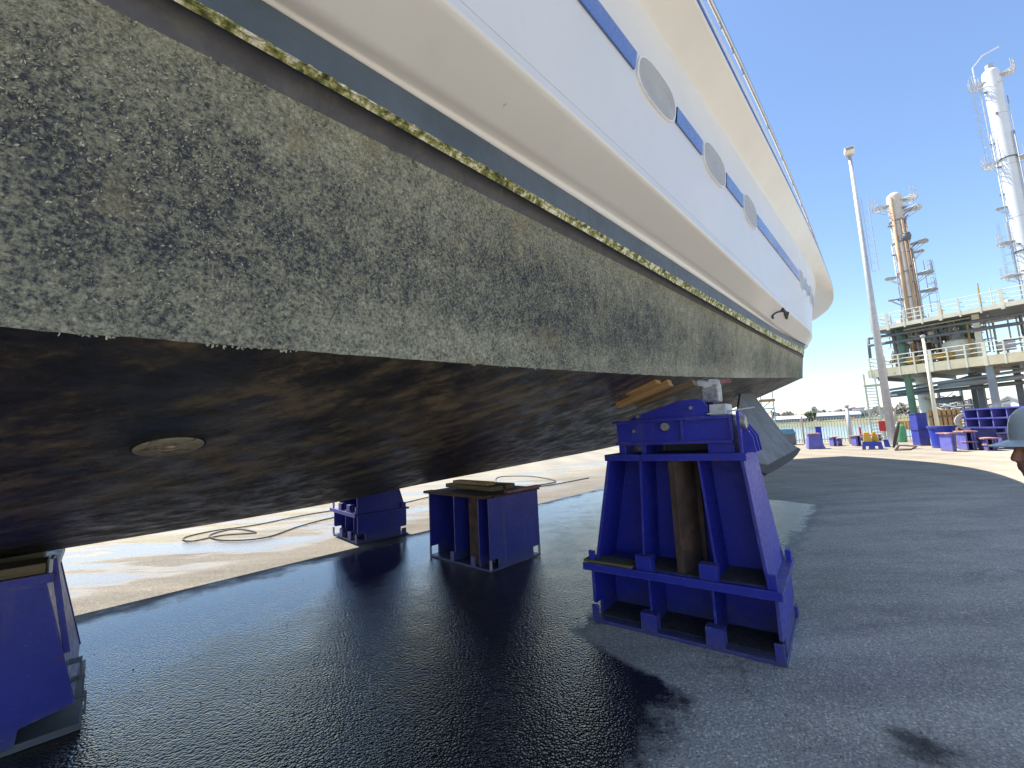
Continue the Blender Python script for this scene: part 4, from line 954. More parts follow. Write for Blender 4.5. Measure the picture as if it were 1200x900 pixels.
# ------------------------------------------------------------------ lamp mast, pole, fence
def build_yard():
    B = ground(1047, 522); dist = hypot(B.x, B.y); top = at_dist(995, 183, dist).z
    t = thing('lamp_mast', B, 'tall grey tapered light mast with floodlight head in front of process platform', 'lamp mast')
    MB().tube([B, B + Vector((0, 0, top))], .215, 16, r1=.085).build('mast', M['galv'], t, smooth=True)
    MB().box((-.45, -.45, .0), (.45, .45, .03), Matrix.Translation(B)).build('foot_plate', M['galv'], t)
    X = Matrix.Translation(B + Vector((0, 0, top))) @ Matrix.Rotation(radians(-30), 4, 'Z')
    MB().box((-.2, -.06, -.02), (.2, .06, .10), X).build('crossarm', M['galv'], t)
    for s in (0,):
        Y_ = X @ Matrix.Translation((s, -.1, .28)) @ Matrix.Rotation(radians(-25), 4, 'X')
        h = MB().box((-.24, -.18, -.16), (.24, .18, .18), Y_).build('floodlight', M['creamrail'], t, bevel=.03); MB().box((-.2, -.185, -.12), (.2, -.181, .14), Y_).build('glass', M['galvdark'], h)
    # disc leaning on the mast and rod frame on the ground
    c = ground(1051.5, 526); c2 = ground(1051, 527)
    nrm = Vector((-.55, .75, .25)).normalized(); a = Vector((0, 0, 1)) - nrm * nrm.z; a.normalize(); b_ = nrm.cross(a)
    cc = c + Vector((.05, -.05, .72)); mb = MB(); seg = 24
    f = [cc + (a * cos(2 * pi * k / seg) * .7 + b_ * sin(2 * pi * k / seg) * .26) for k in range(seg)]; mb.prism(f, nrm * .05)
    tag(mb.build('steel_plate', M['rust']), 'oval rusty steel plate leaning against the foot of light mast', 'steel plate')
    q = [ground(1053, 522, .03), ground(1074, 523, .03), ground(1066, 527, .03), ground(1049, 527.5, .03), ground(1053, 522, .03)]
    tag(MB().tube(q, .03, 6).build('rod_frame', M['rust']), 'thin rusty rod frame lying flat beside the light mast', 'rod frame')
    # slim pole
    b0 = ground(1100, 516); b0 = at_dist(1099.5, 505, 36); b0.z = 0
    tp = at_dist(1080, 395, 36).z
    t = thing('flag_pole', b0, 'slim pale pole rising in front of the platform deck', 'pole')
    MB().tube([b0, Vector((b0.x, b0.y, tp))], .11, 10, r1=.07).build('shaft', M['creamrail'], t, smooth=True); MB().lathe([(.0001, 0), (.12, 0), (.12, .1), (.0001, .14)], Vector((b0.x, b0.y, tp)), 10).build('cap', M['galv'], t)
    # fence
    fa, fb = Vector((20.98, 31.15, 0)), Vector((26.2, 29.0, 0)); fd = (fb - fa).normalized(); a0 = fa - fd * 5.5; ln = 13.5
    t = thing('picket_fence', fa, 'pale metal picket fence along the quay edge with harbour behind', 'fence')
    Fx = Matrix.Translation(a0) @ Matrix((fd, Vector((-fd.y, fd.x, 0)), Vector((0, 0, 1)))).transposed().to_4x4()
    me = None
    for i in range(int(ln / .17)):
        mb = MB(); mb.box((-.018, -.012, .08), (.018, .012, 1.78 + .05 * (i % 2)))
        if me is None:
            o = mb.build('picket', M['fencepale'], None); me = o.data
        else:
            o = bpy.data.objects.new('picket', me); COL.objects.link(o)
        o.matrix_world = Fx @ Matrix.Translation((i * .17, 0, 0)); o.parent = t; o.matrix_parent_inverse = world_of(t).inverted()
    for z in (.25, 1.5): MB().box((0, .013, z), (ln, .04, z + .05), Fx).build('rail', M['fencepale'], t)
    for i in range(6): MB().box((i * ln / 5 - .05, .041, 0), (i * ln / 5 + .05, .12, 2.0), Fx).build('post', M['fencepale'], t)
    # wooden post behind the stands
    b0 = at_dist(997, 512, 36.0); b0.z = 0; tp = at_dist(991.5, 477, 36).z
    t = thing('mooring_post', b0, 'rough grey post standing among the small stands by the fence', 'post')
    MB().tube([b0, Vector((b0.x, b0.y, tp))], .12, 10, r1=.10).build('trunk', M['galv'], t, smooth=True); MB().lathe([(.0001, 0), (.14, 0), (.14, .12), (.0001, .16)], Vector((b0.x, b0.y, tp)), 10).build('cap', M['galv'], t)
build_yard()

# ------------------------------------------------------------------ steel items standing in the sun
def frame_at(pxl, pxr, py, a=0.0, depth=0.0):
    """ground frame of an item seen between two pixels, turned by a so that its left side shows"""
    m = ground((pxl + pxr) / 2, py); dist = hypot(m.x, m.y); n = Vector((m.x, m.y, 0)).normalized(); e = Vector((n.y, -n.x, 0))
    def along(px):
        r = ray(px, py); k = dist / (r.x * n.x + r.y * n.y); q = Vector((r.x, r.y, 0)) * k; return (q - m).dot(e)
    x0, x1 = along(pxl), along(pxr); app = x1 - x0; w = (app - depth * sin(a)) / cos(a)
    P = Vector((m.x, m.y, 0)) + e * (x0 + depth * sin(a))
    e2 = e * cos(a) + n * sin(a); n2 = n * cos(a) - e * sin(a)
    return Matrix.Translation(P) @ Matrix((e2, n2, Vector((0, 0, 1)))).transposed().to_4x4(), w, P
def height_of(px, py, base):
    return at_dist(px, py, hypot(base.x, base.y)).z
def box_stand(pxl, pxr, pyb, pyt, label, top=M['rustpink'], mat=M['bluefade'], split=.45, shelf=False, depth=.8, name='steel_stand', turn=0.3, group='small steel stands in the sun'):
    X, w, a = frame_at(pxl, pxr, pyb, turn, depth); h = height_of(pxl, pyt, a)
    t = thing(name, X @ Vector((w / 2, depth / 2, 0)), label, 'steel stand', group)
    MB().box((0, 0, .003), (w, depth, .04), X).build('base_plate', mat, t)
    MB().box((0, 0, .04), (.05, depth, h - .05), X).build('side_plate', M['bluelav'], t)
    MB().box((w - .05, 0, .04), (w, depth, h - .05), X).build('side_plate', M['bluelav'], t)
    MB().box((0.05, depth * .55, .04), (w - .05, depth * .55 + .04, h - .05), X).build('web', mat, t)
    MB().box((w * split, .03, .04), (w * split + .05, depth * .55, h - .05), X).build('rib', M['bluelav'], t)
    MB().box((-.08, -.06, h - .05), (w + .08, depth + .06, h), X).build('top_plate', top, t)
    if shelf: MB().box((-.03, -.05, h * .42), (w + .05, depth * .5, h * .42 + .05), X).build('shelf', top, t)
    return t
def build_items():
    # chalky trapezoid stand
    X, w, a = frame_at(944.5, 967.5, 526.5, .12, 1.1); h = height_of(950, 508, a)
    t = thing('tapered_stand', X @ Vector((w / 2, .5, 0)), 'chalky lavender tapered stand with rust red top, left of the small stands', 'steel stand')
    P = lambda s, d, z: X @ Vector((s, d, z))
    MB().hexa([P(0, 0, 0), P(w, 0, 0), P(w, 1.1, 0), P(0, 1.1, 0)], [P(w * .1, .1, h - .08), P(w * .8, .1, h - .08), P(w * .8, .9, h - .08), P(w * .1, .9, h - .08)]).build('body', M['bluelav'], t, bevel=.01)
    MB().box((w * .04, .04, h - .079), (w * .84, .95, h), X).build('top_plate', M['rustpink'], t)
    for s in (0, w - .18): MB().box((s, -.06, 0), (s + .18, -.001, .14), X).build('foot', M['bluelav'], t)
    X, w, a = frame_at(958, 965, 521.5); h = height_of(959, 500, a)
    t = thing('narrow_column', X @ Vector((w / 2, .2, 0)), 'narrow dark blue column standing behind the lavender tapered stand', 'steel column')
    MB().box((0, 0, 0), (w, .5, h - .05), X).build('shaft', M['blue'], t, bevel=.01); MB().box((-.04, -.04, h - .05), (w + .04, .54, h), X).build('cap', M['bluefade'], t)
    box_stand(972.5, 981, 523, 512, 'small stand with dark opening right of the lavender tapered one', depth=.7, split=.1)
    box_stand(980.5, 987.5, 522.5, 513.5, 'lowest small stand tucked beside the mooring post', depth=.6, split=.3)
    box_stand(998, 1010, 523, 510.5, 'pinkish open stand between mooring post and blue cradle', depth=.8, split=.25)
    # blue cradle with feet cut out and yellow pieces
    X, w, a = frame_at(1010.5, 1036, 527); h = height_of(1012, 518, a)
    t = thing('low_cradle', X @ Vector((w / 2, .4, 0)), 'low bright blue cradle with notched foot and yellow beams on top', 'cradle')
    pts = [(0, 0), (w * .18, 0), (w * .18, .18), (w * .32, .18), (w * .32, 0), (w * .62, 0), (w * .62, .18), (w * .76, .18), (w * .76, 0), (w, 0), (w * .93, h), (w * .05, h)]
    for d in (0, .8): MB().prism([X @ Vector((s, d, z)) for s, z in pts], X.to_3x3() @ Vector((0, .06, 0))).build('side_frame', M['brightblue'], t)
    MB().box((w * .06, .06, h - .08), (w * .92, .8, h), X).build('deck', M['brightblue'], t)
    for s0, s1, d in ((.10, .55, .1), (.50, .85, .35)):
        z = h + .002; mb = MB(); mb.prism([X @ Vector(p) for p in ((w * s0, d, z), (w * s1, d, z), (w * s1 - .12, d, z + .50), (w * s0 + .06, d, z + .50))], X.to_3x3() @ Vector((0, .3, 0)))
        tag(mb.build('yellow_saddle', M['yellow'], bevel=.02), 'yellow steel saddle on the low blue cradle, %s of the two' % ('left' if s0 < .3 else 'right'), 'saddle', 'yellow saddles on the low cradle')
    X, w, a = frame_at(1036.5, 1044, 524); h = height_of(1037, 516, a)
    t = thing('wedge_block', X @ Vector((w / 2, .3, 0)), 'short blue wedge block against the light mast side of the low cradle', 'wedge block')
    MB().prism([X @ Vector(p) for p in ((0, 0, 0), (w, 0, 0), (w * .75, 0, h), (0, 0, h))], X.to_3x3() @ Vector((0, .7, 0))).build('block', M['brightblue'], t, bevel=.02); MB().box((-.02, -.03, h), (w * .8, .73, h + .04), X).build('top_plate', M['bluefade'], t)
    # tall double box
    Xb, w, a = frame_at(1070, 1091.5, 522.5, .45, .7); hh = height_of(1077, 484, a) / 2
    for i in range(2):
        z = i * (hh + .006)
        t = thing('steel_box', Xb @ Vector((w / 2, .35, z)), ('lower' if i == 0 else 'upper') + ' of two stacked tall blue boxes right of light mast', 'steel box', 'two stacked blue boxes')
        MB().box((0, 0, z), (w, .7, z + hh - .04), Xb).build('body', M['bluefade'], t, bevel=.01)
        MB().box((-.04, -.04, z + hh - .04), (w + .04, .74, z + hh), Xb).build('rim', M['bluefade'], t)
    # round topped bin
    c = ground(1107, 525.5); h = height_of(1107, 499, c); r = (ground(1121, 525) - ground(1093, 526)).length / 2; c = c + Vector((c.x, c.y, 0)).normalized() * r
    t = thing('round_bin', c, 'round bright blue steel bin with wide rim beside the tall boxes', 'bin')
    MB().lathe([(.0001, 0), (r * .86, 0), (r * .9, h * .5), (r * .98, h - .1), (.0001, h - .1)], c, 36).build('tub', M['brightblue'], t, smooth=True, angle=30)
    MB().lathe([(r * .9, h - .1), (r * 1.08, h - .1), (r * 1.08, h), (r * .9, h)], c, 36).build('rim', M['bluefade'], t, smooth=True, angle=30)
    # stands with pink tops
    box_stand(1103, 1122, 529.5, 507.5, 'open pink topped stand right of the round blue bin, frontmost', depth=.9, split=.35, turn=.42)
    box_stand(1123, 1146, 528, 505.5, 'open stand with a low shelf, second from the round blue bin', depth=1.0, split=.62, shelf=True)
    box_stand(1144, 1183, 521, 501.5, 'wide stand with long pale top plate below the big rack', depth=1.0, split=.5)
    box_stand(1147, 1170, 528.5, 513.5, 'low stand with orange red top and mid shelf, left of the hard hat', depth=.9, split=.6, shelf=True, top=M['rustpink'])
    box_stand(1171, 1188, 525, 508, 'pale blue stand half hidden behind the hard hat brim', depth=.9, split=.3, mat=M['bluelav'], top=M['bluefade'])
    # big ribbed rack
    a = at_dist(1142, 505, 29.5); a.z = 0; b_ = at_dist(1215, 505, 27.0); b_.z = 0; e = (b_ - a); ln = e.length + 3; e.normalize(); n = Vector((-e.y, e.x, 0))
    X = Matrix.Translation(a) @ Matrix((e, n, Vector((0, 0, 1)))).transposed().to_4x4(); z2 = height_of(1142, 479, a); z1 = height_of(1142, 489.5, a); z0 = height_of(1142, 500, a)
    t = thing('ribbed_girder_rack', X @ Vector((ln / 2, .4, 0)), 'long blue ribbed girder rack two tiers high behind the stands', 'girder rack')
    for z in (z0, z1, z2): MB().box((-.1, -.35, z - .06), (ln, .75, z), X).build('flange', M['bluefade'], t)
    for za, zb in ((z0, z1 - .06), (z1, z2 - .06)):
        hole = (zb - za)
        MB().box((0, .2, za), (ln, .25, zb), X).build('web', M['blue'], t)
        for i in range(9): MB().box((.02 + i * (ln - .1) / 8, -.3, za), (.07 + i * (ln - .1) / 8, .199, zb), X).build('stiffener', M['bluelav'], t)
    for s, z in ((.9, z1 + .3), (1.5, z1 + .32), (1.6, z0 + .3), (2.4, z0 + .3)):
        MB().box((s, .19, z), (s + .35, .199, z + .22), X).build('lightening_hole', M['galvdark'], t)
    for s in (.1, ln * .5, ln - .3): MB().box((s, -.2, 0), (s + .2, .6, z0 - .06), X).build('leg', M['bluefade'], t)
    # rusty wooden crate and pipe bundle
    X = Matrix.Translation(Vector((*at_dist(1091, 505, 38).xy, 0))) @ Matrix.Rotation(radians(-40), 4, 'Z'); bz = height_of(1100, 480, at_dist(1100, 500, 38))
    t = thing('slatted_crate', X @ Vector((.7, .5, 0)), 'tall brown slatted crate behind the slim pole', 'crate')
    MB().box((.06, .06, .0), (1.44, 1.0, bz - .05), X).build('core', M['timberdark'], t)
    for i in range(7): MB().box((i * .215, 0, 0), (i * .215 + .15, .05, bz), X).build('slat', M['timber'], t)
    for z in (bz * .3, bz * .75): MB().box((0, -.04, z), (1.5, -.001, z + .12), X).build('batten', M['timberdark'], t)
    c = at_dist(1133, 492, 30); c.z = height_of(1133, 494, at_dist(1133, 500, 30))
    d = Vector((.6, .8, 0)); mb = MB(); n_ = 20
    e1 = Vector((-.8, .6, 0))
    t = thing('flanged_pipe', c, 'short rusty flanged pipe spool lying behind the round bin', 'pipe spool')
    seg = 20; o_ = [c + (e1 * cos(2 * pi * k / seg) + Vector((0, 0, 1)) * sin(2 * pi * k / seg)) * .42 for k in range(seg)]; i_ = [c + (e1 * cos(2 * pi * k / seg) + Vector((0, 0, 1)) * sin(2 * pi * k / seg)) * .27 for k in range(seg)]
    mb.add(o_ + i_ + [p + d * .1 for p in o_] + [p + d * .1 for p in i_], [(k, (k + 1) % seg, seg + (k + 1) % seg, seg + k) for k in range(seg)] + [(k, 2 * seg + k, 2 * seg + (k + 1) % seg, (k + 1) % seg) for k in range(seg)] + [(2 * seg + k, 3 * seg + k, 3 * seg + (k + 1) % seg, 2 * seg + (k + 1) % seg) for k in range(seg)])
    mb.build('flange', M['creamrail'], t); 
    mb = MB(); mb.add(i_ + [p + d * 1.4 for p in i_], [(k, (k + 1) % seg, seg + (k + 1) % seg, seg + k) for k in range(seg)]); mb.build('pipe', M['rust'], t, smooth=True)
    MB().box((-.3, .1, -c.z), (.3, 1.3, -.28), Matrix.Translation(c) @ Matrix.Rotation(radians(-37), 4, 'Z')).build('cradle_block', M['timberdark'], t)
    # drum, red cabinet, ochre things under the platform
    c = at_dist(1055, 510, 37); c.z = 0; hg = height_of(1055, 496, c)
    t = thing('green_cylinder', c, 'upright green cylinder standing behind the light mast foot', 'cylinder')
    MB().lathe([(.0001, 0), (.3, 0), (.3, hg - .25), (.22, hg - .1), (.0001, hg)], c, 16).build('body', M['drumgreen'], t, smooth=True, angle=40); MB().lathe([(.0001, 0), (.1, 0), (.1, .15), (.0001, .15)], c + Vector((0, 0, hg - .02)), 10).build('valve', M['galv'], t)
    c = at_dist(1037, 505, 38); c.z = 0; z0, z1 = height_of(1037, 505, c), height_of(1037, 493, c)
    t = thing('fire_cabinet', c, 'red fire cabinet on a post just left of light mast', 'cabinet'); X = Matrix.Translation(c) @ Matrix.Rotation(radians(-40), 4, 'Z')
    MB().box((-.28, -.15, z0), (.28, .15, z1), X).build('cabinet', M['red'], t, bevel=.02); MB().box((-.05, -.05, 0), (.05, .05, z0), X).build('post', M['galv'], t)
    c = at_dist(1020, 506, 40); c.z = 0; z0, z1 = height_of(1020, 512, c), height_of(1020, 501, c)
    t = thing('red_trolley', c, 'pale red trolley frame beyond the low blue cradle', 'trolley'); X = Matrix.Translation(c) @ Matrix.Rotation(radians(-40), 4, 'Z')
    MB().box((-.6, -.3, .35), (.6, .3, .45), X).build('bed', M['red'], t); MB().box((-.6, -.05, .45), (-.5, .05, max(1.0, z1)), X).build('handle', M['red'], t)
    for s in (-.45, .45):
        for d_ in (-.26, .26): MB().lathe([(.0001, -.04), (.17, -.04), (.17, .04), (.0001, .04)], X @ Vector((s, d_, .17)), 14, (X.to_3x3() @ Matrix.Rotation(radians(90), 3, 'X'))).build('wheel', M['rubber'], t)
    c = at_dist(1063, 505, 40); c.z = 0; zt_ = height_of(1063, 488, c); X = Matrix.Translation(c) @ Matrix.Rotation(radians(-42), 4, 'Z')
    t = thing('ochre_pump_frame', c, 'ochre pump frame under the platform left of tall blue boxes', 'pump frame')
    for s in (-.5, .45): MB().box((s, -.3, 0), (s + .08, -.22, zt_), X).build('leg', M['ochre'], t)
    MB().box((-.5, -.32, zt_ * .45), (.53, .2, zt_ * .45 + .1), X).build('shelf', M['ochre'], t); MB().box((-.3, -.25, zt_ * .45 + .1), (.25, .15, zt_ * .85), X).build('motor', M['ochre'], t, bevel=.06)
    c = at_dist(919, 502, 36.5); c.z = 0; zt_ = height_of(919, 501.5, c); X = Matrix.Translation(c) @ Matrix.Rotation(radians(-30), 4, 'Z')
    t = thing('covered_skip', c, 'low skip under a turquoise cover seen just right of the fin', 'skip')
    MB().box((-.6, -.5, .0), (.6, .5, .75), X).build('body', M['galvdark'], t); MB().prism([X @ Vector(p) for p in ((-.65, -.55, .751), (.65, -.55, .751), (.5, -.55, 1.15), (-.5, -.55, 1.15))], X.to_3x3() @ Vector((0, 1.1, 0))).build('cover', M['cyan'], t, bevel=.05)
build_items()

# ------------------------------------------------------------------ process platform, towers, stair
def build_plant():
    e = Vector((.518, -.856, 0)).normalized(); P0 = Vector((36.1, 42.7, 0)); pl = Plane((P0.x, P0.y), atan2(e.x, e.y))
    n = pl.n                                      # pointing away from the yard
    if n.dot(P0) < 0: n = -n
    pl.n = n
    X = Matrix.Translation(P0) @ Matrix((e, n, Vector((0, 0, 1)))).transposed().to_4x4()
    LEN = 17.0; D = 10.5; Z1 = 5.62; Z2 = 10.25
    T = thing('process_platform', P0 + e * 8 + n * 5, 'two storey cream steel process platform with pipes and railings at right', 'platform')
    MB().box((0, 0.16, Z1), (LEN, D, Z1 + .25), X).build('lower_deck', M['soffit'], T)
    MB().box((-.1, 0, Z1 - .03), (LEN, .15, Z1 + .78), X).build('lower_fascia', M['cream'], T)
    MB().box((-.25, 0.02, Z1 - .02), (-.101, D, Z1 + .75), X).build('end_fascia', M['cream'], T)
    for i in range(6): MB().box((.4 + i * 3.1, .3, Z1 - .35), (.62 + i * 3.1, D - .2, Z1 - .001), X).build('deck_beam', M['galvdark'], T)
    MB().box((0.6, 0.16, Z2), (LEN, D * .8, Z2 + .2), X).build('upper_deck', M['galvdark'], T)
    MB().box((0.5, 0, Z2 - .05), (LEN, .15, Z2 + .32), X).build('upper_fascia', M['creamrail'], T)
    # railings
    for z0, s0, k in ((Z1 + .78, 0, 15), (Z2 + .32, .6, 13)):
        for z in (.35, .75, 1.15): MB().tube([X @ Vector((s0, .07, z0 + z)), X @ Vector((LEN, .07, z0 + z))], .035, 6).build('handrail', M['creamrail'], T)
        for z in (.35, .75, 1.15): MB().tube([X @ Vector((s0, .07, z0 + z)), X @ Vector((s0, D * .8, z0 + z))], .035, 6).build('handrail', M['creamrail'], T)
        for i in range(k + 1):
            s = s0 + i * (LEN - s0) / k; big = (i % 3 == 1)
            w = .11 if big else .05
            MB().box((s - w, .0 - .02, z0 - (.85 if z0 < 8 else .5)), (s + w, -.021 + .16, z0 + 1.18), X).build('rail_post', M['creamrail'], T)
    # columns
    for px_, d, r_, mt in ((1159, .6, .22, 'pipegrey'), (1144, 5.2, .2, 'galvdark'), (1136, 8.5, .2, 'galvdark'), (1190, 5.2, .2, 'galvdark')):
        s, _ = pl.sz(px_ + 8, 470, d)
        MB().box((s - r_, d - r_, 0), (s + r_, d + r_, Z1 - .001), X).build('column', M[mt], T)
    for px_, d, r_, mt in ((1148, 1.5, .2, 'creamrail'), (1048, 2, .12, 'galvdark')):
        s, _ = pl.sz(px_, 400, d); MB().box((s - r_, d - r_, Z1 + .25), (s + r_, d + r_, Z2 - .001), X).build('column', M[mt], T)
    # braces below the lower deck
    s, _ = pl.sz(1166, 430, .6)
    for ds in (-4, 4): MB().tube([X @ Vector((s, .6, Z1 - .3)), X @ Vector((s + ds, 4.5, Z1 - 1.0))], .09, 6).build('brace', M['galvdark'], T)
    # green riser and other pipes: pixel pairs on planes behind the front
    def pipe(pts, d, r, mat, name='pipe', seg=10):
        P = [pl.hit(x, y, d) for x, y in pts]
        for p in P: p.z = max(p.z, .0)
        return MB().tube(P, r, seg).build(name, M[mat], T, smooth=True)
    pipe([(1054, 386), (1060, 424), (1074, 500)], 1.6, .28, 'pipegreen'); pipe([(1126, 372), (1133, 400), (1142, 415)], 3.2, .3, 'pipegreen'); pipe([(1124, 374), (1136, 386), (1142, 386)], 3.0, .25, 'pipegreen')
    pipe([(1138, 390), (1142, 416)], 3.4, .34, 'galvdark')
    for (x0, y0), (x1, y1), d, r, mt in (((1017, 397), (1200, 367), 1.2, .14, 'galvdark'), ((1018, 405), (1200, 378), 1.0, .15, 'galvdark'), ((1017, 396), (1020, 420), 1.1, .13, 'galvdark'), ((1030, 391), (1200, 362), 4, .1, 'pipegrey'),
                                         ((1042, 457), (1200, 434), 2.0, .12, 'pipegrey'), ((1042, 461), (1200, 441), 3.0, .16, 'galvdark'), ((1044, 464), (1200, 448), 4.0, .18, 'galvdark'), ((1100, 452), (1160, 445), 2.4, .32, 'pipegrey'), ((1160, 446), (1200, 441), 2.4, .22, 'pipegrey'),
                                         ((1094, 470), (1128, 467), 5, .28, 'galvdark'), ((1096, 458), (1130, 455), 6, .1, 'pipegrey'), ((1060, 402), (1140, 392), 4, .1, 'creamrail'), ((1070, 395), (1138, 384), 3.4, .09, 'creamrail'), ((1050, 388), (1136, 372), 2.4, .1, 'creamrail')):
        pipe([(x0, y0), (x1, y1)], d, r, mt)
    for i, x in enumerate((1076, 1082, 1090, 1097, 1104, 1111, 1117)):
        pipe([(x - 4, 384 - i), (x + 4, 428 - i * 1.1)], 3 + (i % 3), .07 + .03 * (i % 2), ('creamrail', 'pipegrey', 'galv')[i % 3])
    # small valves, boxes and vessels on the lower deck
    rr = random.Random(5)
    for i in range(78):
        x = rr.uniform(1042, 1150); y = 430 - (x - 1042) * .115 - rr.uniform(0, 46); d = rr.uniform(2, 7); c = pl.hit(x, y, d)
        mt = ('creamrail', 'ochre', 'pipegrey', 'pipegreen', 'galv', 'rust')[rr.randrange(6)]; a = rr.uniform(.08, .30)
        if i % 3: MB().box((-a, -a, -a), (a, a, a * rr.uniform(.6, 1.8)), Matrix.Translation(c) @ Matrix.Rotation(rr.uniform(0, 1.5), 4, 'Z')).build('valve_box', M[mt], T, bevel=.04)
        else: MB().lathe([(.0001, -a), (a * .6, -a), (a, -a * .4), (a, a * .4), (a * .6, a), (.0001, a)], c, 10, Matrix.Rotation(rr.uniform(0, 1.5), 3, 'Y')).build('valve_body', M[mt], T, smooth=True)
        q = c.copy(); q.z = Z1 + .26 if rr.random() < .6 else c.z + rr.uniform(.5, 1.6); MB().tube([c, q], .06, 6).build('pipe_stub', M['pipegrey'], T)
        q2 = c + e * rr.uniform(-1.5, 1.5); MB().tube([c, q2], .05, 6).build('pipe_stub', M['creamrail'], T)
    c = pl.hit(1124, 408, 2.6)
    v = thing('white_vessel', Vector((c.x, c.y, Z1 + .25)), 'squat white vessel with domed top on the lower platform deck', 'vessel')
    MB().lathe([(.0001, -1.1), (1.0, -1.1), (1.15, -.9), (1.15, .3), (1.0, .65), (.5, .9), (.0001, 1.0)], c, 24).build('shell', M['creamrail'], v, smooth=True, angle=40)
    MB().lathe([(.0001, 0), (.35, 0), (.35, .35), (.0001, .35)], c + Vector((0, 0, .9)), 14).build('nozzle', M['galv'], v)
    for k in range(3): MB().tube([c + Vector((.8 * cos(k * 2.1), .8 * sin(k * 2.1), -1)), Vector((c.x + .8 * cos(k * 2.1), c.y + .8 * sin(k * 2.1), Z1 + .25))], .1, 8).build('leg', M['galv'], v)
    for i, (x0, x1, y) in enumerate(((1063, 1078, 422.5), (1088, 1118, 418.5))):
        a, b_ = pl.hit(x0, y, .9), pl.hit(x1, y - (x1 - x0) * .09, .9); z = Z1 + .26
        tag(MB().tube([Vector((a.x, a.y, a.z)), Vector((b_.x, b_.y, b_.z))], .33, 12).build('insulated_pipe', M['ochre'], smooth=True), '%s ochre insulated pipe run behind the lower fascia' % ('shorter left' if i == 0 else 'longer right'), 'pipe', 'ochre insulated pipes')
    # cabinet sign box on deck right
    c = pl.hit(1180, 405, 2); MB().box((-.5, -.2, -.4), (.5, .2, .4), Matrix.Translation(c) @ Matrix.Rotation(radians(-55), 4, 'Z')).build('junction_box', M['galv'], T)
    MB().tube([c - Vector((0, 0, .4)), Vector((c.x, c.y, Z1 + .25))], .08, 6).build('box_stand', M['galv'], T)
    # distant pipe racks visible under the deck
    rk = thing('pipe_rack', P0 + n * 22, 'low tangle of grey pipe rack steel seen under the platform deck', 'pipe rack')
    for i in range(60):
        x = rr.uniform(1085, 1160); y = rr.uniform(470, 500); d = rr.uniform(12, 24); a = pl.hit(x, y, d); a.z = max(.05, a.z)
        b_ = a + e * rr.uniform(-3, 3) + Vector((0, 0, rr.uniform(-.2, .5) if i % 3 else rr.uniform(.5, 1.8))); b_.z = max(.05, b_.z)
        MB().tube([a, b_], rr.uniform(.04, .1), 6).build('rack_pipe', M[('galv', 'pipegrey', 'creamrail', 'galvdark')[i % 4]], rk)
    for i in range(9):
        x = 1088 + i * 9; a = pl.hit(x, 500, 14); a.z = 0; MB().box((-.1, -.1, 0), (.1, .1, 3.2 + (i % 3) * .5), Matrix.Translation(a)).build('rack_post', M['galvdark'], rk)
    for z in (1.4, 2.4, 3.0):
        a, b_ = pl.hit(1085, 500, 14), pl.hit(1165, 500, 14); a.z = b_.z = z; MB().tube([a, b_], .09, 6).build('rack_beam', M['pipegrey'], rk)
    # gable shed far right
    a = at_dist(1172, 478, 75); a.z = 0; h = height_of(1172, 472, a); hr = height_of(1183, 465, a); b_ = at_dist(1203, 478, 72); b_.z = 0
    sh = thing('gable_shed', a, 'pale grey gabled shed far behind the platform legs', 'shed'); e2 = (b_ - a); ln = e2.length; e2.normalize(); n2 = Vector((-e2.y, e2.x, 0))
    Xs = Matrix.Translation(a) @ Matrix((e2, n2, Vector((0, 0, 1)))).transposed().to_4x4()
    MB().prism([Xs @ Vector(p) for p in ((0, 0, 0), (ln, 0, 0), (ln, 0, h), (ln / 2, 0, hr), (0, 0, h))], n2 * 8).build('wall', M['whitewall'], sh)
    mb = MB(); mb.prism([Xs @ Vector(p) for p in ((-.3, -.3, h - .1), (ln / 2, -.3, hr + .02), (ln / 2, -.3, hr + .22), (-.3, -.3, h + .1))], n2 * 8.6); mb.prism([Xs @ Vector(p) for p in ((ln + .3, -.3, h - .1), (ln + .3, -.3, h + .1), (ln / 2 + .003, -.3, hr + .22), (ln / 2 + .003, -.3, hr + .02))], n2 * 8.6); mb.build('roof', M['galv'], sh)
    # stair tower left of the platform
    a = at_dist(1027, 500, 50); a.z = 0; zt_ = height_of(1020, 452, a); w = (at_dist(1033, 500, 50) - at_dist(1020, 500, 50)).length
    st = thing('stair_tower', a, 'narrow galvanised ladder tower at left end of the platform', 'stair tower'); Xt = Matrix.Translation(a) @ Matrix.Rotation(radians(-42), 4, 'Z')
    for s in (-w / 2, w / 2):
        for d in (0, 1.0): MB().box((s - .05, d - .05, 0), (s + .05, d + .05, zt_ + 1.1), Xt).build('post', M['creamrail'], st)
    for i in range(16): MB().box((-w / 2, -.02, .3 + i * zt_ / 16), (w / 2, .28, .36 + i * zt_ / 16), Xt).build('tread', M['galv'], st)
    MB().box((-w / 2 - .1, -.1, zt_ - .05), (w / 2 + .6, 1.1, zt_ + .1), Xt).build('landing', M['cream'], st)
    # towers
    def tower(name, px0, py0, px1, py1, dist, rad, label, shell, extra):
        top = at_dist(px1, py1, dist); c = Vector((top.x, top.y, 0)); zt = top.z
        t = thing(name, c, label, 'tower')
        MB().lathe([(rad, 0), (rad, zt - .3), (rad * .92, zt - .05), (rad * .5, zt + rad * .3), (.0001, zt + rad * .38)], c, 28).build('shell', M[shell], t, smooth=True, angle=40)
        return t, c, zt
    tow, c, zt = tower('column_tower', 0, 0, 1160, 84, 72, .72, 'tall white cylindrical column tower with ladder and gantries at right', 'towerwhite', None)
    # image-left direction at the tower
    lft = Vector((-c.y, c.x, 0)).normalized(); tow_f = -Vector((c.x, c.y, 0)).normalized()
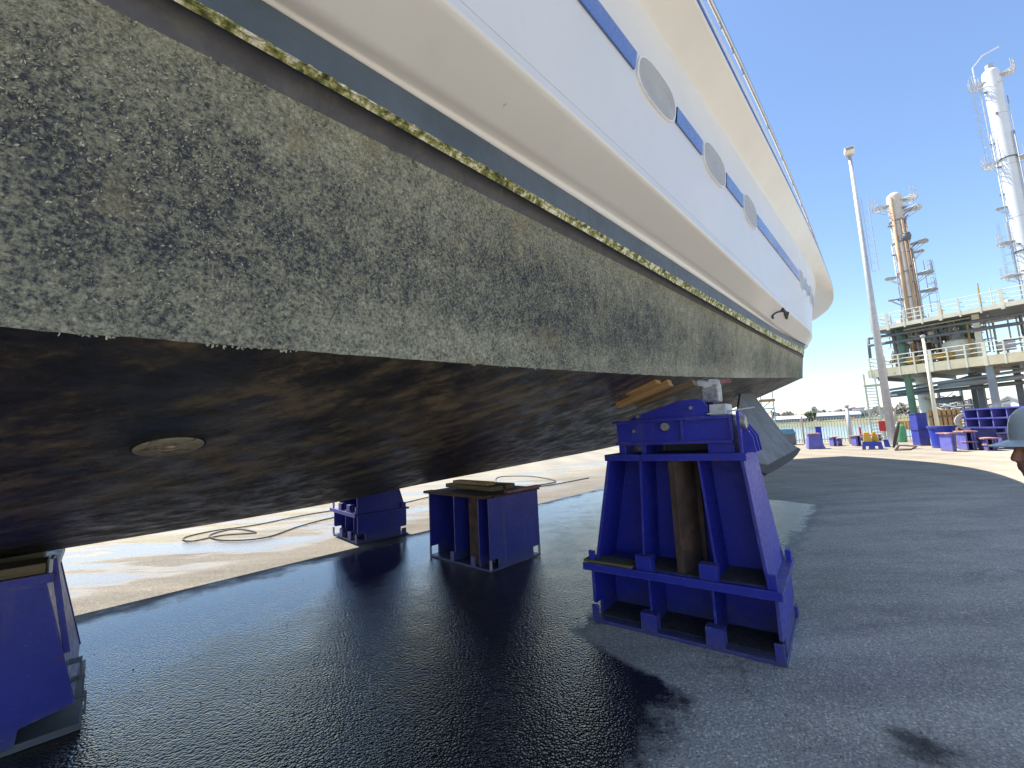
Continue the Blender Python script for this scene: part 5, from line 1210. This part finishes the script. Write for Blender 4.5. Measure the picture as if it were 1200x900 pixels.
    def gantry(t, c, rad, z, a0, a1, w, nm='gantry', rail=True):
        mb = MB(); seg = 14; P = []; w = w * .85
        for k in range(seg + 1):
            a = a0 + (a1 - a0) * k / seg; P.append(lft * cos(a) + tow_f * sin(a))
        for f in (.02, .25, .5, .75, 1.0): mb.tube([c + d * (rad + w * f) + Vector((0, 0, z)) for d in P], .035 if f in (.02, 1.0) else .02, 4)
        for d in P: mb.tube([c + d * rad + Vector((0, 0, z)), c + d * (rad + w) + Vector((0, 0, z))], .025, 4)
        for d in (P[2], P[-3]): mb.tube([c + d * rad * .98 + Vector((0, 0, z - .9)), c + d * (rad + w * .9) + Vector((0, 0, z))], .035, 4)
        g = mb.build(nm, M['galv'], t)
        if rail:
            for zz in (.55, 1.05): MB().tube([c + d * (rad + w - .04) + Vector((0, 0, z + zz)) for d in P], .03, 5).build('guard_rail', M['galv'], g)
            for k in range(0, seg + 1, 3): MB().tube([c + P[k] * (rad + w - .04) + Vector((0, 0, z + .08)), c + P[k] * (rad + w - .04) + Vector((0, 0, z + 1.06))], .03, 5).build('guard_post', M['galv'], g)
        return g
    def ladder(t, c, rad, z0, z1, a, off=.5):
        d = lft * cos(a) + tow_f * sin(a); sd_ = Vector((-d.y, d.x, 0)); mb = MB()
        for s in (-.22, .22): mb.tube([c + d * (rad + .25) + sd_ * s + Vector((0, 0, z0)), c + d * (rad + .25) + sd_ * s + Vector((0, 0, z1))], .03, 5)
        k = int((z1 - z0) / .45)
        for i in range(k): mb.tube([c + d * (rad + .25) - sd_ * .22 + Vector((0, 0, z0 + i * .45)), c + d * (rad + .25) + sd_ * .22 + Vector((0, 0, z0 + i * .45))], .018, 4)
        lad = mb.build('ladder', M['galv'], t); mb = MB()
        for i in range(int((z1 - z0) / 1.0)):
            zc = z0 + i * 1.0; mb.tube([c + d * (rad + .25) - sd_ * .33 + Vector((0, 0, zc)), c + d * (rad + .8) - sd_ * .28 + Vector((0, 0, zc)), c + d * (rad + .95) + Vector((0, 0, zc)), c + d * (rad + .8) + sd_ * .28 + Vector((0, 0, zc)), c + d * (rad + .25) + sd_ * .33 + Vector((0, 0, zc))], .02, 4)
        for s in (-.3, 0, .3): mb.tube([c + d * (rad + (.95 if s == 0 else .8)) + sd_ * s + Vector((0, 0, z0)), c + d * (rad + (.95 if s == 0 else .8)) + sd_ * s + Vector((0, 0, z1))], .018, 4)
        mb.build('ladder_cage', M['galv'], lad)
    def zat(px, py): return at_dist(px, py, 72).z
    gantry(tow, c, .72, zt - 1.2, -.6, .9, 1.3); gantry(tow, c, .72, zt - 1.0, 2.6, 3.6, 1.3)
    gantry(tow, c, .72, zat(1165, 193), -.7, .8, 1.4); gantry(tow, c, .72, zat(1195, 185), 2.5, 3.7, 1.0); gantry(tow, c, .72, zat(1178, 243), -.3, .5, .9, rail=False); gantry(tow, c, .72, zat(1180, 285), -.6, .7, 1.4); gantry(tow, c, .72, zat(1182, 325), -.6, .9, 1.6)
    ladder(tow, c, .72, zat(1148, 165), zt - .2, .1); ladder(tow, c, .72, zat(1165, 193) , zat(1160, 160), .45); ladder(tow, c, .72, zat(1184, 330), zat(1174, 262), .15)
    for py in (188, 300): 
        z = zat(1178, py); MB().lathe([(.72, z), (.80, z), (.80, z + .12), (.72, z + .12)], c, 28).build('stiffening_ring', M['galvdark'], tow)
    mb = MB(); mb.tube([c + lft * 1.2 + Vector((0, 0, zt - 1)), c + lft * 1.2 + Vector((0, 0, zt + 1.4)), c + lft * .3 + Vector((0, 0, zt + 2.3)), c - lft * 1.0 + Vector((0, 0, zt + 2.4))], .07, 6); mb.build('davit', M['towerwhite'], tow)
    MB().lathe([(.0001, 0), (.35, 0), (.35, .6), (.0001, .6)], c + Vector((0, 0, zt + .2)), 12).build('top_nozzle', M['galv'], tow)
    # stained tower
    t2, c2, zt2 = tower('stained_tower', 0, 0, 1047, 229, 62, .66, 'shorter rust streaked tower with orange pipes behind the platform', 'towerpale', None)
    lft = Vector((-c2.y, c2.x, 0)).normalized(); tow_f = -Vector((c2.x, c2.y, 0)).normalized()
    def zb_(px, py): return at_dist(px, py, 62).z
    for a, r_ in ((1.15, .14), (1.95, .10), (2.5, .08)):
        d = lft * cos(a) + tow_f * sin(a); MB().tube([c2 + d * (.66 + r_) + Vector((0, 0, 8)), c2 + d * (.66 + r_) + Vector((0, 0, zt2 - (.3 if a < 1.5 else 3.0)))], r_, 10).build('downcomer_pipe', M['pipeorange'], t2, smooth=True)
    gantry(t2, c2, .66, zt2 - 1.1, -.5, .8, 1.5); gantry(t2, c2, .66, zt2 - .9, 2.4, 3.7, 1.4); gantry(t2, c2, .66, zb_(1062, 247), 2.5, 3.6, 1.6, rail=False); gantry(t2, c2, .66, zb_(1066, 287), 2.6, 3.5, 1.7, rail=False); gantry(t2, c2, .66, zb_(1060, 299), 2.7, 3.4, 1.2, rail=False)
    gantry(t2, c2, .66, zb_(1050, 325), -.6, .5, 1.3, rail=False); gantry(t2, c2, .66, zb_(1075, 322), 2.5, 3.6, 1.7); gantry(t2, c2, .66, zb_(1075, 343), 2.5, 3.6, 1.8); gantry(t2, c2, .66, zb_(1055, 350), -.3, .3, 1.3, rail=False)
    ladder(t2, c2, 1.9, zb_(1037, 315), zt2 + .8, 0.0); ladder(t2, c2, 1.2, zb_(1080, 368), zb_(1072, 308), 3.1)
    mb = MB()
    for (xa, ya), (xb, yb) in (((1058, 252), (1070, 243)), ((1063, 295), (1075, 284)), ((1058, 258), (1064, 252))):
        pa, pb = at_dist(xa, ya, 61), at_dist(xb, yb, 61); mb.tube([pa, pb], .07, 6)
    mb.build('gantry_brace', M['galvdark'], t2)
    for z in (zb_(1053, 260), zb_(1056, 285), zb_(1062, 320), zb_(1066, 350)): MB().lathe([(.66, z), (.74, z), (.74, z + .12), (.66, z + .12)], c2, 24).build('stiffening_ring', M['pipegrey'], t2)
    MB().lathe([(.0001, -.5), (.3, -.4), (.4, 0), (.3, .4), (.0001, .5)], at_dist(1062.5, 277, 61.2), 12).build('valve_body', M['galvdark'], t2, smooth=True)
    # more plant on the decks and up the towers
    for i in range(46):
        x = rr.uniform(1040, 1200); top_ = 372 - (x - 1040) * .10; y0 = top_ + rr.uniform(6, 20); y1 = y0 + rr.uniform(15, 46); d = rr.uniform(1.5, 8); mt = ('creamrail', 'galv', 'pipegrey', 'pipegreen', 'ochre', 'galvdark')[rr.randrange(6)]
        a = pl.hit(x, y0, d); b_ = Vector((a.x, a.y, max(Z1 + .2, pl.hit(x, y1, d).z))); k = b_ + e * rr.uniform(-1.6, 1.6) + n * rr.uniform(-.4, .4)
        MB().tube([a, b_, k], rr.uniform(.035, .10), 7).build('pipe', M[mt], T, smooth=True, angle=50)
    for i in range(14):
        x = rr.uniform(1040, 1195); a = pl.hit(x, 360 - (x - 1040) * .10, rr.uniform(1, 7)); a.z = Z2 + .2
        MB().tube([a, a + Vector((0, 0, rr.uniform(.8, 2.6)))], rr.uniform(.03, .09), 6).build('vent_pipe', M[('creamrail', 'galv', 'ochre')[i % 3]], T)
        if i % 2: MB().box((-.3, -.25, 0), (.3, .25, rr.uniform(.4, 1.0)), Matrix.Translation(a + e * .8)).build('deck_box', M[('creamrail', 'pipegrey')[i % 4 // 2]], T, bevel=.03)
    for tt, cc, rad, zz0, zz1 in ((tow, c, .72, 12, zt - 1), (t2, c2, .66, 10, zt2 - 1)):
        lf_ = Vector((-cc.y, cc.x, 0)).normalized(); tf = -Vector((cc.x, cc.y, 0)).normalized()
        for i in range(9):
            z = zz0 + (zz1 - zz0) * (i + .5) / 9; a = rr.uniform(.2, 2.9); d = lf_ * cos(a) + tf * sin(a)
            MB().tube([cc + d * rad * .98 + Vector((0, 0, z)), cc + d * (rad + .35) + Vector((0, 0, z))], .11, 8).build('nozzle', M['pipegrey'], tt)
            if i % 2: MB().lathe([(rad, z), (rad * 1.015, z), (rad * 1.015, z + .05), (rad, z + .05)], cc, 28).build('cladding_band', M['galv'], tt)
        for a, r_ in ((.35, .06), (2.75, .09), (3.0, .05)):
            d = lf_ * cos(a) + tf * sin(a); MB().tube([cc + d * (rad + .16) + Vector((0, 0, 8)), cc + d * (rad + .16) + Vector((0, 0, zz1 - rr.uniform(.5, 7)))], r_, 7).build('riser_pipe', M['galv'], tt, smooth=True)
    # scaffold tower behind the hull
    a = at_dist(902, 497, 60); a.z = 0; zt_ = height_of(902, 468, a); w = (at_dist(908.5, 490, 60) - at_dist(894, 490, 60)).length / 2
    s_ = thing('scaffold_tower', a, 'slender scaffold tower with plank deck seen behind the bow underside', 'scaffold'); Xf = Matrix.Translation(a) @ Matrix.Rotation(radians(-30), 4, 'Z')
    for sx in (-w, w):
        for sy in (-w, w): MB().tube([Xf @ Vector((sx, sy, 0)), Xf @ Vector((sx, sy, zt_ + .9))], .06, 6).build('standard', M['galv'], s_)
    for i in range(4):
        z = zt_ * (i + 1) / 4
        for sy in (-w, w): MB().tube([Xf @ Vector((-w, sy, z)), Xf @ Vector((w, sy, z))], .05, 6).build('ledger', M['galv'], s_); MB().tube([Xf @ Vector((-w, sy, z - zt_ / 4)), Xf @ Vector((w, sy, z))], .04, 6).build('brace', M['galv'], s_)
    MB().box((-w - .2, -w - .2, zt_ - .25), (w + .2, w + .2, zt_), Xf).build('plank_deck', M['timber'], s_)
build_plant()

# ------------------------------------------------------------------ far bank buildings and trees
def leafy(name, c, r, n, mat, seed, size, parent=None):
    rr = random.Random(seed); mb = MB(); cl = [(Vector((rr.gauss(0, .42) * r[0], rr.gauss(0, .42) * r[1], rr.uniform(-.6, .8) * r[2])), rr.uniform(.25, .5)) for _ in range(max(5, n // 60))]
    for i in range(n):
        o, q = cl[rr.randrange(len(cl))]; d = Vector((rr.gauss(0, 1), rr.gauss(0, 1), rr.gauss(0, 1))).normalized() * q * (rr.random() ** .4)
        p = c + o + Vector((d.x * r[0], d.y * r[1], d.z * r[2])); a = Vector((rr.gauss(0, 1), rr.gauss(0, 1), rr.gauss(0, 1))).normalized(); b_ = a.orthogonal().normalized(); s = size * rr.uniform(.6, 1.4)
        mb.add([p - a * s, p + b_ * s * .6, p + a * s, p - b_ * s * .6], [(0, 1, 2, 3)])
    return mb.build(name, mat, parent)
def build_bank():
    def bld(name, x0, x1, yt, yb, dist, dep, label, wall, roof, ridge=0.0):
        a = at_dist(x0, yb, dist); b_ = at_dist(x1, yb - .048 * (x1 - x0), dist); z0 = -.2; zt = at_dist(x0, yt, dist).z; a.z = b_.z = 0; e = b_ - a; ln = e.length; e.normalize(); n = Vector((-e.y, e.x, 0)); X = Matrix.Translation(a) @ Matrix((e, n, Vector((0, 0, 1)))).transposed().to_4x4()
        t = thing(name, X @ Vector((ln / 2, dep / 2, 0)), label, 'building'); zr = zt - (zt - z0) * .35 if ridge else zt - .4
        MB().box((0, 0, z0), (ln, dep, zr), X).build('wall', M[wall], t)
        if ridge: MB().prism([X @ Vector(p) for p in ((-.5, -.5, zr + .004), (-.5, dep + .5, zr + .004), (-.5, dep / 2, zt))], e * (ln + 1)).build('roof', M[roof], t)
        else: MB().box((-.4, -.4, zr + .003), (ln + .4, dep + .4, zt), X).build('roof', M[roof], t)
        k = max(3, int(ln / 7))
        for i in range(k): MB().box((ln * (i + .25) / k, -.06, (zr + z0) * .3), (ln * (i + .7) / k, -.005, (zr + z0) * .62), X).build('window', M['galvdark'], t)
        return t
    bld('warehouse', 908, 946, 488, 497, 262, 30, 'long white roofed warehouse on the far bank left of the tree', 'greywall', 'whitewall', 1)
    bld('warehouse', 956, 1009, 483.5, 493.5, 285, 35, 'long blue grey warehouse on the far bank right of the tree', 'greywall', 'galv', 1)
    bld('red_roofed_block', 1000, 1014, 478, 489, 300, 25, 'small red roofed block beyond the blue grey warehouse', 'whitewall', 'redroof', 0)
    bld('low_shed', 990, 1003, 488, 494, 258, 12, 'low ochre shed at the water edge before the blue warehouse', 'cream', 'redroof', 0)
    bld('white_house', 1032, 1042, 484, 491, 270, 15, 'small white house far off behind the ladder tower', 'whitewall', 'galv', 0)
    for i, (x, y0, y1, dist, lab) in enumerate(((951, 500, 484, 252, 'round green tree between the two far warehouses'), (934, 501, 494, 249, 'low bush on the far bank in front of white warehouse'), (964, 500, 492, 249, 'low bush at foot of the far blue grey warehouse'), (984, 499, 493, 248, 'small shrub on the far bank near the ochre shed'), (925, 502, 495, 247, 'small shrub at left end of the far bank'))):
        b_ = at_dist(x, y0, dist); zt = at_dist(x, y1, dist).z; b_.z = .3; h = zt - b_.z
        t = thing('bank_tree' if i == 0 else 'bank_shrub', b_, lab, 'tree' if i == 0 else 'shrub')
        MB().tube([b_, b_ + Vector((0, 0, h * .5))], .35 if i == 0 else .15, 7, r1=.15 if i == 0 else .07).build('trunk', M['bark'], t)
        leafy('crown', b_ + Vector((0, 0, h * .58)), (h * .55 if i == 0 else h * .9, h * .5, h * .48), 900 if i == 0 else 400, M['leaf'], 20 + i, .45 if i == 0 else .3, t)
    mb = MB(); rr = random.Random(4)
    for i in range(5200):
        hd = radians(rr.uniform(31, 52)); dist = rr.uniform(420, 470); k = noise.noise(Vector((hd * 40, 0, 0))) + .5 * noise.noise(Vector((hd * 130, 3, 0))); z = 2 + rr.random() ** .7 * max(1.5, 7 + 6 * k)
        p = Vector((dist * sin(hd), dist * cos(hd), z)); a = Vector((rr.gauss(0, 1), rr.gauss(0, 1), rr.gauss(0, 1))).normalized(); b_ = a.orthogonal().normalized(); s = rr.uniform(.6, 1.5)
        mb.add([p - a * s, p + b_ * s, p + a * s, p - b_ * s], [(0, 1, 2, 3)])
    tag(mb.build('far_wood', M['leafpale']), 'hazy line of trees along horizon beyond the far warehouses', 'woodland', kind='stuff')
build_bank()
